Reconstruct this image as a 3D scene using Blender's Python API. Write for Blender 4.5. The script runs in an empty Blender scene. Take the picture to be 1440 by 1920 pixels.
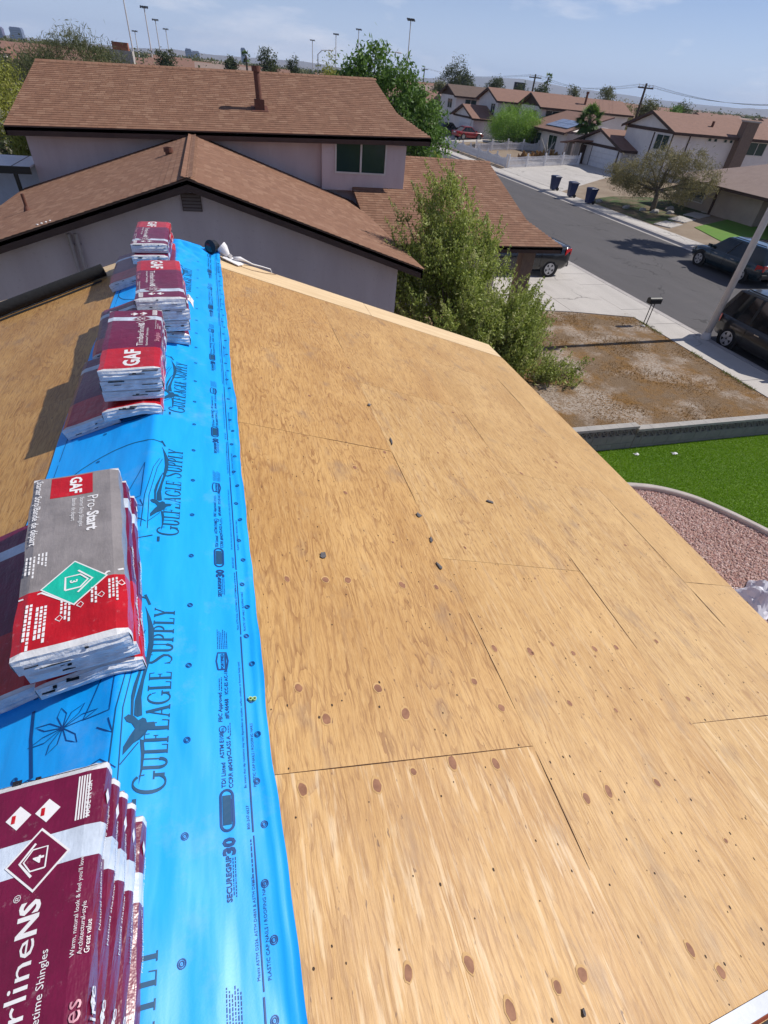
import bpy, math, random
import numpy as np
from mathutils import Vector, Matrix
R = math.radians
rnd = random.Random(7)
S = bpy.context.scene
COL = S.collection

# ------------------------------------------------------------------ camera
H = 4.5                       # height of the roof ridge above the street lots
YAW, PITCH, ROLL = .3321, .7155, -.1033
cy, sy, cp, sp = math.cos(YAW), math.sin(YAW), math.cos(PITCH), math.sin(PITCH)
fw = Vector((sy*cp, cy*cp, -sp)); rt = Vector((cy, -sy, 0)); dn = fw.cross(rt)
r2 = math.cos(ROLL)*rt + math.sin(ROLL)*dn
d2 = -math.sin(ROLL)*rt + math.cos(ROLL)*dn
cam = bpy.data.objects.new('camera', bpy.data.cameras.new('camera'))
COL.objects.link(cam)
cam.matrix_world = Matrix(((r2.x, -d2.x, -fw.x, .558), (r2.y, -d2.y, -fw.y, 0), (r2.z, -d2.z, -fw.z, H+1.754), (0, 0, 0, 1)))
cam.data.sensor_fit = 'VERTICAL'; cam.data.sensor_height = 24
cam.data.lens = 932.6/1920*24
cam.data.clip_start = .02; cam.data.clip_end = 30000
S.camera = cam

# ------------------------------------------------------------------ world and sun
SUN_EL, SUN_AZ = R(44.5), R(88)          # azimuth measured from +Y towards +X
w = bpy.data.worlds.new('World'); S.world = w; w.use_nodes = True
nt = w.node_tree; nt.nodes.clear()
N = nt.nodes.new; L = nt.links.new
out = N('ShaderNodeOutputWorld'); bg = N('ShaderNodeBackground'); bg.inputs[1].default_value = .066
sky = N('ShaderNodeTexSky'); sky.sky_type = 'NISHITA'; sky.sun_disc = False
sky.sun_elevation = SUN_EL; sky.sun_rotation = SUN_AZ
sky.altitude = 700; sky.air_density = 1.0; sky.dust_density = .35; sky.ozone_density = 3.0
tc = N('ShaderNodeTexCoord'); sep = N('ShaderNodeSeparateXYZ'); L(tc.outputs['Generated'], sep.inputs[0])
mp = N('ShaderNodeMapping'); mp.inputs['Scale'].default_value = (2.2, 2.2, 9.0); mp.inputs['Location'].default_value = (3.1, 1.7, .4)
L(tc.outputs['Generated'], mp.inputs[0])
ns = N('ShaderNodeTexNoise'); ns.inputs['Scale'].default_value = 1.6; ns.inputs['Detail'].default_value = 7; ns.inputs['Roughness'].default_value = .58
L(mp.outputs[0], ns.inputs[0])
rp = N('ShaderNodeValToRGB'); rp.color_ramp.elements[0].position = .50; rp.color_ramp.elements[1].position = .66
rp.color_ramp.elements[1].color = (.62, .62, .62, 1)
L(ns.outputs[0], rp.inputs[0])
mx = N('ShaderNodeMix'); mx.data_type = 'RGBA'
L(rp.outputs[0], mx.inputs[0])
hs = N('ShaderNodeMix'); hs.data_type = 'RGBA'; hs.blend_type = 'MULTIPLY'; hs.inputs[0].default_value = 1
L(sky.outputs[0], hs.inputs[6]); hs.inputs[7].default_value = (.76, .92, 1.24, 1)
mx.inputs[7].default_value = (15.0, 14.8, 15.8, 1)
hr = N('ShaderNodeMapRange'); hr.clamp = True; L(sep.outputs[2], hr.inputs[0]); hr.inputs[1].default_value = .25; hr.inputs[2].default_value = .0; hr.inputs[3].default_value = 0; hr.inputs[4].default_value = 1
pw = N('ShaderNodeMath'); pw.operation = 'POWER'; L(hr.outputs[0], pw.inputs[0]); pw.inputs[1].default_value = 1.6
pm = N('ShaderNodeMath'); pm.operation = 'MULTIPLY'; L(pw.outputs[0], pm.inputs[0]); pm.inputs[1].default_value = .74
hb_ = N('ShaderNodeMix'); hb_.data_type = 'RGBA'; L(pm.outputs[0], hb_.inputs[0]); L(hs.outputs[2], hb_.inputs[6]); hb_.inputs[7].default_value = (10.6, 12.2, 16.4, 1)
L(hb_.outputs[2], mx.inputs[6])
L(mx.outputs[2], bg.inputs[0]); L(bg.outputs[0], out.inputs[0])
sl_ = bpy.data.lights.new('sun', 'SUN'); sl_.energy = 4.95; sl_.angle = R(.53); sl_.color = (1, .95, .87)
sun = bpy.data.objects.new('sun', sl_); COL.objects.link(sun)
sd = Vector((math.sin(SUN_AZ)*math.cos(SUN_EL), math.cos(SUN_AZ)*math.cos(SUN_EL), math.sin(SUN_EL)))
sun.rotation_euler = sd.to_track_quat('Z', 'Y').to_euler(); sun.location = sd*60
vs = S.view_settings; vs.view_transform = 'Standard'; vs.look = 'None'; vs.exposure = 0; vs.gamma = 1
vs.use_curve_mapping = False
S.render.engine = 'CYCLES'
S.cycles.max_bounces = 5; S.cycles.volume_bounces = 0; S.cycles.transparent_max_bounces = 6

# ------------------------------------------------------------------ text outlines (all made at once)
TXT = {}
def make_texts(items):
    obs = {}
    for key, (s, off, shear) in items.items():
        c = bpy.data.curves.new('t', 'FONT'); c.body = s; c.size = 1; c.resolution_u = 2
        c.offset = off; c.shear = shear
        o = bpy.data.objects.new('t', c); COL.objects.link(o); obs[key] = o
    dg = bpy.context.evaluated_depsgraph_get()
    for key, o in obs.items():
        e = o.evaluated_get(dg); me = e.to_mesh()
        v = np.array([x.co[:2] for x in me.vertices]); f = [tuple(p.vertices) for p in me.polygons]
        v[:, 0] -= v[:, 0].min()
        TXT[key] = (v, f, v[:, 0].max()); e.to_mesh_clear()
    for o in obs.values():
        c = o.data; bpy.data.objects.remove(o); bpy.data.curves.remove(c)
T = lambda s, off=0, sh=0: (s, off, sh)
make_texts({
 'GAF': T('GAF', .035), 'Timberline': T('Timberline'), 'NS': T('NS', .035), 'r': T('®'),
 'sub': T('Natural shadow™ Lifetime Shingles'), 'Shingles': T('Shingles'), 'w1': T('Warm, natural look & feel you’ll love'),
 'w2': T('Architectural-style'), 'w3': T('Great value'), '4': T('4', .03), '3': T('3', .03),
 'ProS': T('Pro-'), 'Start': T('Start', .035), 'p1': T('Starter Strip Shingles'), 'p2': T('Bande de départ'),
 'p3': T('Starter Strip/Bande de départ', .012), 'made': T('MADE IN USA', .02),
 'stalk': T('STALK EATON', .02),
 'sec': T('SECUREGRIP', .03), '30': T('30', .05), 'tdi': T('TDI Listed', .014), 'ccrr': T('CCRR #0439', .014), 'astm': T('ASTM E108', .014), 'cls': T('CLASS A', .014),
 'fbc': T('FBC Approved', .014), 'fl': T('#FL46468', .014), 'icc': T('ICC-ES AC-188', .014), 'fort': T('FORTIFIED', .03), 'etl': T('ETL', .02), 'hi': T('HIGH GRIP SECURITY'),
 'aware': T('Be aware that slip resistance may vary dependent on weather, surface condition or footwear being used.'),
 'plas': T('PLASTIC CAP NAILS / ROOFING NAILS'), 'meets': T('Meets ASTM D226, ASTM D4869 & ASTM D8257'), 'www': T('800-247-6637'),
})

# ------------------------------------------------------------------ mesh builder
class MB:
    def __init__(s): s.v = []; s.f = []; s.m = []; s.t = []
    def add(s, vs, fs, m=0, t=0.):
        b = len(s.v); s.v.extend(tuple(map(float, p)) for p in vs)
        for f in fs:
            s.f.append(tuple(b+i for i in f)); s.m.append(m); s.t.append(t)
        return s
    def box(s, x0, x1, y0, y1, z0, z1, m=0, t=0.):
        return s.add([(x0,y0,z0),(x1,y0,z0),(x1,y1,z0),(x0,y1,z0),(x0,y0,z1),(x1,y0,z1),(x1,y1,z1),(x0,y1,z1)],
              [(3,2,1,0),(4,5,6,7),(0,1,5,4),(1,2,6,5),(2,3,7,6),(3,0,4,7)], m, t)
    def poly(s, pts, m=0, t=0.): return s.add(pts, [tuple(range(len(pts)))], m, t)
    def prism(s, pts, d, m=0, t=0.):
        n = len(pts); d = np.array(d, float); p = np.array(pts, float); q = p+d
        s.add(list(p)+list(q), [tuple(range(n))[::-1], tuple(range(n, 2*n))]+[(i, (i+1) % n, n+(i+1) % n, n+i) for i in range(n)], m, t); return s
    def tube(s, path, r, n=8, m=0, t=0., cap=True):
        path = [Vector(p) for p in path]; k = len(path)
        rr = r if isinstance(r, (list, tuple)) else [r]*k
        vs = []; up = None
        for i, p in enumerate(path):
            d = (path[min(i+1, k-1)]-path[max(i-1, 0)]).normalized()
            if up is None: up = d.orthogonal().normalized()
            a = (up-d*up.dot(d)).normalized(); up = a; b = d.cross(a)
            for j in range(n):
                an = 2*math.pi*j/n; vs.append(p+a*math.cos(an)*rr[i]+b*math.sin(an)*rr[i])
        fs = [(i*n+j, i*n+(j+1) % n, (i+1)*n+(j+1) % n, (i+1)*n+j) for i in range(k-1) for j in range(n)]
        if cap: fs += [tuple(range(n))[::-1], tuple((k-1)*n+j for j in range(n))]
        return s.add(vs, fs, m, t)
    def disc(s, c, nrm, r, n=14, m=0, t=0., r2=None, ang=0.):
        c = Vector(c); nrm = Vector(nrm).normalized(); a = nrm.orthogonal().normalized()
        if abs(nrm.z) > .5: a = (Vector((0,1,0))-nrm*nrm.y).normalized()
        b = nrm.cross(a); a, b = a*math.cos(ang)+b*math.sin(ang), b*math.cos(ang)-a*math.sin(ang)
        return s.poly([c+a*math.cos(2*math.pi*i/n)*r+b*math.sin(2*math.pi*i/n)*(r2 or r) for i in range(n)], m, t)
    def blob(s, c, rx, ry, rz, m=0, t=0., seg=8, rings=5, jit=.12):
        vs = [(c[0], c[1], c[2]+rz)]
        for i in range(1, rings):
            a = math.pi*i/rings
            for j in range(seg):
                b = 2*math.pi*(j+.5*(i % 2))/seg; q = 1+rnd.uniform(-jit, jit)
                vs.append((c[0]+rx*math.sin(a)*math.cos(b)*q, c[1]+ry*math.sin(a)*math.sin(b)*q, c[2]+rz*math.cos(a)*q))
        vs.append((c[0], c[1], c[2]-rz)); e = len(vs)-1
        fs = [(0, 1+j, 1+(j+1) % seg) for j in range(seg)]
        for i in range(rings-2):
            o = 1+i*seg
            fs += [(o+j, o+seg+j, o+seg+(j+1) % seg, o+(j+1) % seg) for j in range(seg)]
        o = 1+(rings-2)*seg
        fs += [(o+j, e, o+(j+1) % seg) for j in range(seg)]
        return s.add(vs, fs, m, t)
    def loft(s, rings, m=0, t=0., cap=True, closed=True):
        n = len(rings[0]); vs = [p for r_ in rings for p in r_]
        e = n if closed else n-1
        fs = [(i*n+j, i*n+(j+1) % n, (i+1)*n+(j+1) % n, (i+1)*n+j) for i in range(len(rings)-1) for j in range(e)]
        if cap: fs += [tuple(range(n))[::-1], tuple((len(rings)-1)*n+j for j in range(n))]
        return s.add(vs, fs, m, t)
    def text(s, key, size, fn, m=0, anchor=0.):
        v, f, wd = TXT[key]
        return s.add([fn((p[0]-wd*anchor)*size, p[1]*size) for p in v], f, m)
    def build(s, name, mats, parent=None, smooth=False, base=None, bevel=0, color=None, label=None, cat=None, group=None, kind=None, local=False):
        me = bpy.data.meshes.new(name)
        if not isinstance(mats, (list, tuple)): mats = [mats]
        off = Vector((0, 0, 0))
        if parent is not None and not local:
            p = parent
            while p is not None: off += p.location; p = p.parent
        elif base is not None: off = Vector(base)
        v = np.array(s.v, float).reshape(-1, 3)-np.array(off)
        me.from_pydata([tuple(x) for x in v], [], s.f)
        for x in mats: me.materials.append(x)
        if len(mats) > 1: me.polygons.foreach_set('material_index', s.m)
        if any(s.t):
            a = me.attributes.new('tint', 'FLOAT', 'FACE'); a.data.foreach_set('value', s.t)
        if smooth:
            me.polygons.foreach_set('use_smooth', [True]*len(me.polygons))
        me.update()
        o = bpy.data.objects.new(name, me); COL.objects.link(o)
        if parent is not None: o.parent = parent
        elif base is not None: o.location = base
        if bevel:
            b = o.modifiers.new('bevel', 'BEVEL'); b.width = bevel; b.segments = 2; b.limit_method = 'ANGLE'
        if color is not None: o.color = color
        tag(o, label, cat, group, kind); return o
def tag(o, label=None, cat=None, group=None, kind=None):
    if label: o['label'] = label
    if cat: o['category'] = cat
    if group: o['group'] = group
    if kind: o['kind'] = kind
    return o
def thing(name, loc, label, cat, group=None, rz=0):
    o = bpy.data.objects.new(name, None); COL.objects.link(o); o.location = loc; o.rotation_euler = (0, 0, rz)
    o.empty_display_size = .1
    return tag(o, label, cat, group)
def copy_tree(o, parent=None):
    c = o.copy(); COL.objects.link(c)
    if parent is not None: c.parent = parent
    for ch in list(o.children): copy_tree(ch, c)
    return c

# ------------------------------------------------------------------ materials
MATS = {}
def node_mat(name):
    m = bpy.data.materials.new(name); m.use_nodes = True; t = m.node_tree; t.nodes.clear()
    o = t.nodes.new('ShaderNodeOutputMaterial'); b = t.nodes.new('ShaderNodeBsdfPrincipled'); t.links.new(b.outputs[0], o.inputs[0])
    return m, t, b
def g_(t, ty, **kw):
    n = t.nodes.new(ty)
    for k, v in kw.items(): setattr(n, k, v)
    return n
def c4(c): return (c[0], c[1], c[2], 1)
def mixc(t, f, a, b, blend='MIX'):
    n = g_(t, 'ShaderNodeMix', data_type='RGBA', blend_type=blend)
    for sck, val in ((n.inputs[0], f), (n.inputs[6], a), (n.inputs[7], b)):
        if hasattr(val, 'is_output') or isinstance(val, bpy.types.NodeSocket): t.links.new(val, sck)
        elif isinstance(val, (int, float)): sck.default_value = val
        else: sck.default_value = c4(val)
    return n.outputs[2]
def noise(t, vec, scale, det=3, rough=.55, sc=None, loc=None):
    if sc is not None or loc is not None:
        mp = g_(t, 'ShaderNodeMapping'); mp.inputs['Scale'].default_value = sc or (1, 1, 1)
        if loc: mp.inputs['Location'].default_value = loc
        t.links.new(vec, mp.inputs[0]); vec = mp.outputs[0]
    n = g_(t, 'ShaderNodeTexNoise'); n.inputs['Scale'].default_value = scale; n.inputs['Detail'].default_value = det; n.inputs['Roughness'].default_value = rough
    t.links.new(vec, n.inputs[0]); return n.outputs[0]
def ramp(t, fac, a, b):
    n = g_(t, 'ShaderNodeMapRange'); n.clamp = True
    t.links.new(fac, n.inputs[0]); n.inputs[1].default_value = a; n.inputs[2].default_value = b
    return n.outputs[0]
def math_(t, op, a, b=None):
    n = g_(t, 'ShaderNodeMath', operation=op)
    for i, val in enumerate((a, b)):
        if val is None: continue
        if isinstance(val, bpy.types.NodeSocket): t.links.new(val, n.inputs[i])
        else: n.inputs[i].default_value = val
    return n.outputs[0]
def bump(t, b, h, strength, dist=.01):
    n = g_(t, 'ShaderNodeBump'); n.inputs['Strength'].default_value = strength; n.inputs['Distance'].default_value = dist
    t.links.new(h, n.inputs['Height']); t.links.new(n.outputs[0], b.inputs['Normal'])
def M(name, c1, c2=None, scale=6, rough=.7, bmp=0, bscale=60, metal=0, tint=None, det=4, spec=.4, coat=0, stretch=None, speck=None, emit=None, trans=0, lo=.35, hi=.68, bdist=.01):
    m, t, b = node_mat(name); obj = g_(t, 'ShaderNodeTexCoord').outputs['Object']
    b.inputs['Roughness'].default_value = rough; b.inputs['Metallic'].default_value = metal
    b.inputs['Specular IOR Level'].default_value = spec; b.inputs['Coat Weight'].default_value = coat
    b.inputs['Coat Roughness'].default_value = .06
    c = None
    if c2 is not None:
        f = ramp(t, noise(t, obj, scale, det, .6, stretch), lo, hi); c = mixc(t, f, c1, c2)
    else:
        f = ramp(t, noise(t, obj, scale, det, .6), .3, .75); c = mixc(t, f, c1, [x*.86 for x in c1])
    if tint is not None:
        a = g_(t, 'ShaderNodeAttribute', attribute_name='tint')
        c = mixc(t, a.outputs['Fac'], c, tint)
    if speck is not None:      # (scale, threshold, colour, amount)
        f = ramp(t, noise(t, obj, speck[0], 2), speck[1], speck[1]+.06); c = mixc(t, math_(t, 'MULTIPLY', f, speck[3]), c, speck[2])
    t.links.new(c, b.inputs['Base Color'])
    if bmp: bump(t, b, noise(t, obj, bscale, 4, .65), bmp, bdist)
    if emit: b.inputs['Emission Color'].default_value = c4(emit[:3]); b.inputs['Emission Strength'].default_value = emit[3]
    if trans:
        b.inputs['Subsurface Weight'].default_value = 0
    MATS[name] = m; return m
def plywood_mat():
    m, t, b = node_mat('plywood'); obj = g_(t, 'ShaderNodeTexCoord').outputs['Object']; oi = g_(t, 'ShaderNodeObjectInfo')
    cs = g_(t, 'ShaderNodeSeparateColor'); t.links.new(oi.outputs['Color'], cs.inputs[0]); pale, grain, worn = cs.outputs
    sc = g_(t, 'ShaderNodeVectorMath', operation='SCALE'); sc.inputs['Scale'].default_value = 37
    cb = g_(t, 'ShaderNodeCombineXYZ'); t.links.new(oi.outputs['Random'], cb.inputs[0]); t.links.new(oi.outputs['Random'], cb.inputs[2])
    t.links.new(cb.outputs[0], sc.inputs[0])
    ad = g_(t, 'ShaderNodeVectorMath', operation='ADD'); t.links.new(obj, ad.inputs[0]); t.links.new(sc.outputs[0], ad.inputs[1]); v = ad.outputs[0]
    n1 = noise(t, v, 1.0, 3, .5, (3.2, .55, 3.2))
    wob = noise(t, v, 1.0, 2, .5, (24, 5, 24))
    sp_ = g_(t, 'ShaderNodeSeparateXYZ'); t.links.new(v, sp_.inputs[0])
    ph = math_(t, 'ADD', math_(t, 'MULTIPLY', n1, 26.), math_(t, 'MULTIPLY', sp_.outputs[0], 9.))
    ph = math_(t, 'ADD', ph, math_(t, 'MULTIPLY', wob, 1.3))
    fr = math_(t, 'FRACT', ph)
    line = ramp(t, fr, .62, .97)
    line = math_(t, 'MULTIPLY', line, ramp(t, noise(t, v, 1.0, 3, .6, (7, 2.4, 7), (9, 2, 4)), .40, .60))
    fib = noise(t, v, 1.0, 3, .7, (150, 5, 150))
    wv = g_(t, 'ShaderNodeVectorMath', operation='ADD'); t.links.new(v, wv.inputs[0]); cw = g_(t, 'ShaderNodeCombineXYZ'); t.links.new(math_(t, 'MULTIPLY', noise(t, v, 1.0, 2, .5, (9, 4, 9), (2, 2, 2)), .09), cw.inputs[0]); t.links.new(cw.outputs[0], wv.inputs[1])
    stroke = noise(t, wv.outputs[0], 1.0, 4, .72, (75, 8, 75), (6, 3, 2))
    blotch = noise(t, v, 1.0, 4, .6, (2.2, 1.1, 2.2), (3, 8, 1))
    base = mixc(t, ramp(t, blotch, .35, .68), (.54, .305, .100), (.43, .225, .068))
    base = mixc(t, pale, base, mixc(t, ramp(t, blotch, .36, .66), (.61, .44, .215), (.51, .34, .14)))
    c = mixc(t, math_(t, 'MULTIPLY', math_(t, 'MULTIPLY', line, grain), .85), base, (.245, .105, .030))
    c = mixc(t, math_(t, 'MULTIPLY', ramp(t, fib, .50, .70), .52), c, (.24, .115, .04))
    c = mixc(t, math_(t, 'MULTIPLY', math_(t, 'MULTIPLY', ramp(t, stroke, .50, .66), .78), math_(t, 'ADD', math_(t, 'MULTIPLY', grain, .72), .24)), c, (.245, .112, .034))
    c = mixc(t, math_(t, 'MULTIPLY', ramp(t, stroke, .46, .34), .22), c, (.66, .46, .22))
    streak = math_(t, 'MULTIPLY', ramp(t, noise(t, v, 1.0, 4, .62, (34, 3.2, 34), (5, 1, 7)), .54, .64), worn)
    c = mixc(t, math_(t, 'MULTIPLY', streak, .55), c, (.72, .56, .36))
    stain = math_(t, 'MULTIPLY', ramp(t, noise(t, v, 1.0, 4, .6, (4.5, 2.6, 4.5), (11, 1, 2)), .58, .76), .55)
    c = mixc(t, stain, c, (.23, .15, .10))
    dk = math_(t, 'MULTIPLY', ramp(t, noise(t, v, 1.0, 2, .5, (60, 22, 60), (1, 4, 9)), .705, .75), .8)
    c = mixc(t, dk, c, (.12, .055, .025))
    t.links.new(c, b.inputs['Base Color']); t.links.new(math_(t, 'ADD', .40, math_(t, 'MULTIPLY', noise(t, v, 1.0, 4, .6, (6, 2, 6), (4, 4, 8)), .22)), b.inputs['Roughness']); b.inputs['Specular IOR Level'].default_value = .42
    bump(t, b, math_(t, 'ADD', fib, math_(t, 'MULTIPLY', line, -.6)), .35, .004)
    return m
PLY = plywood_mat()
def blue_mat():
    m, t, b = node_mat('underlayment_blue'); obj = g_(t, 'ShaderNodeTexCoord').outputs['Object']
    f = noise(t, obj, 1., 4, .6, (9, 2.2, 9)); c = mixc(t, ramp(t, f, .25, .75), (.004, .335, .90), (.008, .38, .94))
    du = math_(t, 'MULTIPLY', ramp(t, noise(t, obj, 3.2, 6, .72, None, (3, 5, 1)), .55, .72), .16); c = mixc(t, du, c, (.40, .52, .66))
    t.links.new(c, b.inputs['Base Color']); b.inputs['Roughness'].default_value = .42; b.inputs['Specular IOR Level'].default_value = .5
    w1 = noise(t, obj, 1., 3, .55, (7, 1.6, 7), (2, 0, 1)); w2 = noise(t, obj, 140, 2)
    bump(t, b, math_(t, 'ADD', w1, math_(t, 'MULTIPLY', w2, .02)), .3, .02)
    return m
BLUE = blue_mat()
INK = M('print_ink', (.003, .055, .21), rough=.5)
GINK = M('print_ink_grey', (.008, .075, .17), rough=.5)
def wrap(name, c, dust=.25):
    m, t, b = node_mat(name); obj = g_(t, 'ShaderNodeTexCoord').outputs['Object']
    f = ramp(t, noise(t, obj, 9, 5, .65), .35, .7); c1 = mixc(t, f, c, [x*.7 for x in c])
    d = math_(t, 'MULTIPLY', ramp(t, noise(t, obj, 22, 6, .75, None, (4, 3, 1)), .60, .74), dust)
    c1 = mixc(t, d, c1, (.62, .52, .55))
    t.links.new(c1, b.inputs['Base Color']); b.inputs['Roughness'].default_value = .3; b.inputs['Specular IOR Level'].default_value = .55
    cr = noise(t, obj, 1., 3, .6, (30, 8, 30)); cr2 = noise(t, obj, 14, 4, .7)
    bump(t, b, math_(t, 'ADD', cr, cr2), .5, .006)
    return m
MAROON, RED, GREYW, WHITEW, BAND = wrap('wrap_maroon', (.165, .007, .045)), wrap('wrap_red', (.50, .008, .016)), wrap('wrap_grey', (.27, .245, .245), .12), wrap('wrap_white', (.74, .74, .76), .1), wrap('wrap_band', (.60, .68, .80), .1)
TEAL = wrap('wrap_teal', (.012, .50, .36), .08)
WTXT = M('print_white', (.78, .77, .78), rough=.4); PTXT = M('print_pink', (.62, .30, .36), rough=.4); BLK = M('print_black', (.015, .015, .02), rough=.5)
ENDM = M('bundle_end', (.76, .78, .82), (.55, .57, .62), 14, .6, .5, 40)
DARK = M('dark_filler', (.035, .035, .04), rough=.9)
STUC = M('stucco', (.52, .44, .45), (.47, .40, .41), 1.5, .9, .5, 90)
STUC = M('stucco_wall', (.61, .53, .54), (.53, .45, .46), 1.1, .92, .6, 110, stretch=(1.6, 1.6, .35), det=6, speck=(14, .64, (.46, .39, .40), .5))
STUCW = M('stucco_pale', (.72, .68, .66), (.64, .60, .59), 1.2, .9, .3, 60)
STUCT = M('stucco_tan', (.42, .35, .29), (.36, .30, .25), 1.2, .9, .3, 60)
BRN = M('trim_brown', (.075,.045,.036), (.055,.033,.027), 3, .8)
SHIN = M('roof_shingle', (.240, .122, .074), (.195, .098, .060), 5, .9, .6, 160, tint=(.285, .160, .102), lo=.4, hi=.62)
SHINF = M('roof_shingle_far', (.25, .14, .105), (.205, .115, .086), 2.5, .9, .3, 30, stretch=(1, 1, 6))
SHINT = M('roof_shingle_tan', (.29, .215, .185), (.25, .18, .155), 2, .9, .3, 30)
SHIND = M('roof_shingle_dark', (.11, .075, .06), (.14, .095, .075), 2, .9)
RUST = M('rust_metal', (.15, .055, .035), (.10, .04, .028), 12, .7, .2)
GLASS = M('window_glass', (.018, .045, .045), rough=.08, spec=.6); GLASS2 = M('car_glass', (.012, .014, .016), rough=.06, spec=.6)
FRAME = M('window_frame', (.62, .60, .58), rough=.5)
CONC = M('concrete', (.50, .465, .43), (.42, .39, .36), 1.3, .85, .3, 60, speck=(30, .66, (.30, .28, .26), .4))
CONCD = M('concrete_kerb', (.42, .39, .37), (.33, .30, .29), 2, .85, .3, 60)
WHT = M('white_paint', (.72, .71, .72), (.64, .63, .65), 3, .6)
BLOCK = M('block_grey', (.235, .225, .215), (.19, .18, .175), 5, .9, .4, 80); CAPS = M('block_cap', (.40, .375, .345), (.33, .31, .29), 5, .9, .3, 80)
METAL = M('pole_metal', (.60, .57, .56), (.54, .51, .50), 4, .6); BLKM = M('black_metal', (.012, .012, .013), rough=.45)
BARK = M('bark', (.11, .085, .065), (.17, .135, .105), 12, .9, .6, 40); WOODP = M('pole_wood', (.06, .045, .035), rough=.9)
FELT = M('felt_black', (.012, .012, .013), (.02, .02, .021), 20, .8, .3, 60)
LUM = M('pale_board', (.70, .52, .31), (.60, .43, .245), 1.6, .65, .25, 60, stretch=(1, 9, 1), speck=(55, .70, (.35, .2, .1), .5))
KNOT = M('knot_wood', (.20, .085, .045), (.30, .14, .075), 30, .7); KNOT2 = M('knot_ring', (.53, .33, .14), (.45,.26,.1), 40, .7)
RUBB = M('tyre_rubber', (.014, .014, .015), rough=.8); RIM = M('rim_alloy', (.52, .52, .54), rough=.35, metal=.6)
REDL = M('tail_red', (.50, .008, .012), rough=.15, spec=.7)
def foliage(name, c1, c2, c3, rough=.6):
    m, t, b = node_mat(name); a = g_(t, 'ShaderNodeAttribute', attribute_name='tint')
    c = mixc(t, ramp(t, a.outputs['Fac'], 0, .6), c1, c2); c = mixc(t, ramp(t, a.outputs['Fac'], .6, 1), c, c3)
    t.links.new(c, b.inputs['Base Color']); b.inputs['Roughness'].default_value = rough; b.inputs['Specular IOR Level'].default_value = .3
    tr = g_(t, 'ShaderNodeBsdfTranslucent'); t.links.new(mixc(t, .5, c, [min(1, x*1.8) for x in c2]), tr.inputs[0])
    mx = g_(t, 'ShaderNodeMixShader'); mx.inputs[0].default_value = .28
    t.links.new(b.outputs[0], mx.inputs[1]); t.links.new(tr.outputs[0], mx.inputs[2])
    t.links.new(mx.outputs[0], [n for n in t.nodes if n.type == 'OUTPUT_MATERIAL'][0].inputs[0]); return m
F_SAGE = foliage('leaf_sage', (.16, .21, .045), (.31, .37, .08), (.43, .42, .20))
F_GREEN = foliage('leaf_green', (.05, .11, .022), (.115, .205, .04), (.20, .31, .065))
F_LIME = foliage('leaf_lime', (.13, .24, .035), (.20, .34, .05), (.28, .42, .08))
F_OLIVE = foliage('leaf_olive', (.13, .125, .06), (.22, .195, .095), (.30, .255, .13))
F_DARK = foliage('leaf_dark', (.035, .05, .022), (.065, .085, .035), (.11, .12, .06))
F_PALM = foliage('leaf_palm', (.04, .085, .022), (.09, .16, .035), (.14, .22, .05))
F_MID = foliage('leaf_mid', (.07, .085, .035), (.12, .13, .055), (.17, .165, .08))
F_YEL = foliage('leaf_yellow', (.17, .19, .03), (.27, .28, .05), (.33, .30, .06))

# ------------------------------------------------------------------ setting: ground, street, walks
SLP = .3092; SN, CS, TN = math.sin(SLP), math.cos(SLP), math.tan(SLP)
def flat(name, pts, m, z, lift=None, kind='structure'):
    mb = MB(); mb.poly([(x, y, z if len(q) == 0 else q[0]) for x, y, *q in pts]); return mb.build(name, m, kind=kind)
def dirt_mat():
    m, t, b = node_mat('dry_dirt'); o = g_(t, 'ShaderNodeTexCoord').outputs['Object']
    a = ramp(t, noise(t, o, .55, 7, .66), .48, .61); d = ramp(t, noise(t, o, .9, 6, .7, None, (7, 2, 0)), .44, .62)
    f = ramp(t, noise(t, o, 9, 5, .75), .38, .66)
    c = mixc(t, d, (.235, .165, .105), (.27, .145, .045)); c = mixc(t, math_(t, 'MULTIPLY', f, .6), c, (.15, .095, .055))
    p = math_(t, 'MULTIPLY', a, ramp(t, noise(t, o, 14, 4, .7, None, (1, 3, 0)), .34, .56))
    c = mixc(t, p, c, (.44, .37, .31))
    t.links.new(c, b.inputs['Base Color']); b.inputs['Roughness'].default_value = .95; b.inputs['Specular IOR Level'].default_value = .1
    bump(t, b, noise(t, o, 25, 6, .7), .9, .05); return m
DIRT = dirt_mat()
ASPH = M('asphalt', (.080, .073, .077), (.064, .059, .062), .5, .9, .35, 90, speck=(45, .63, (.17, .16, .16), .35), stretch=(2.2, .35, 1))
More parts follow.
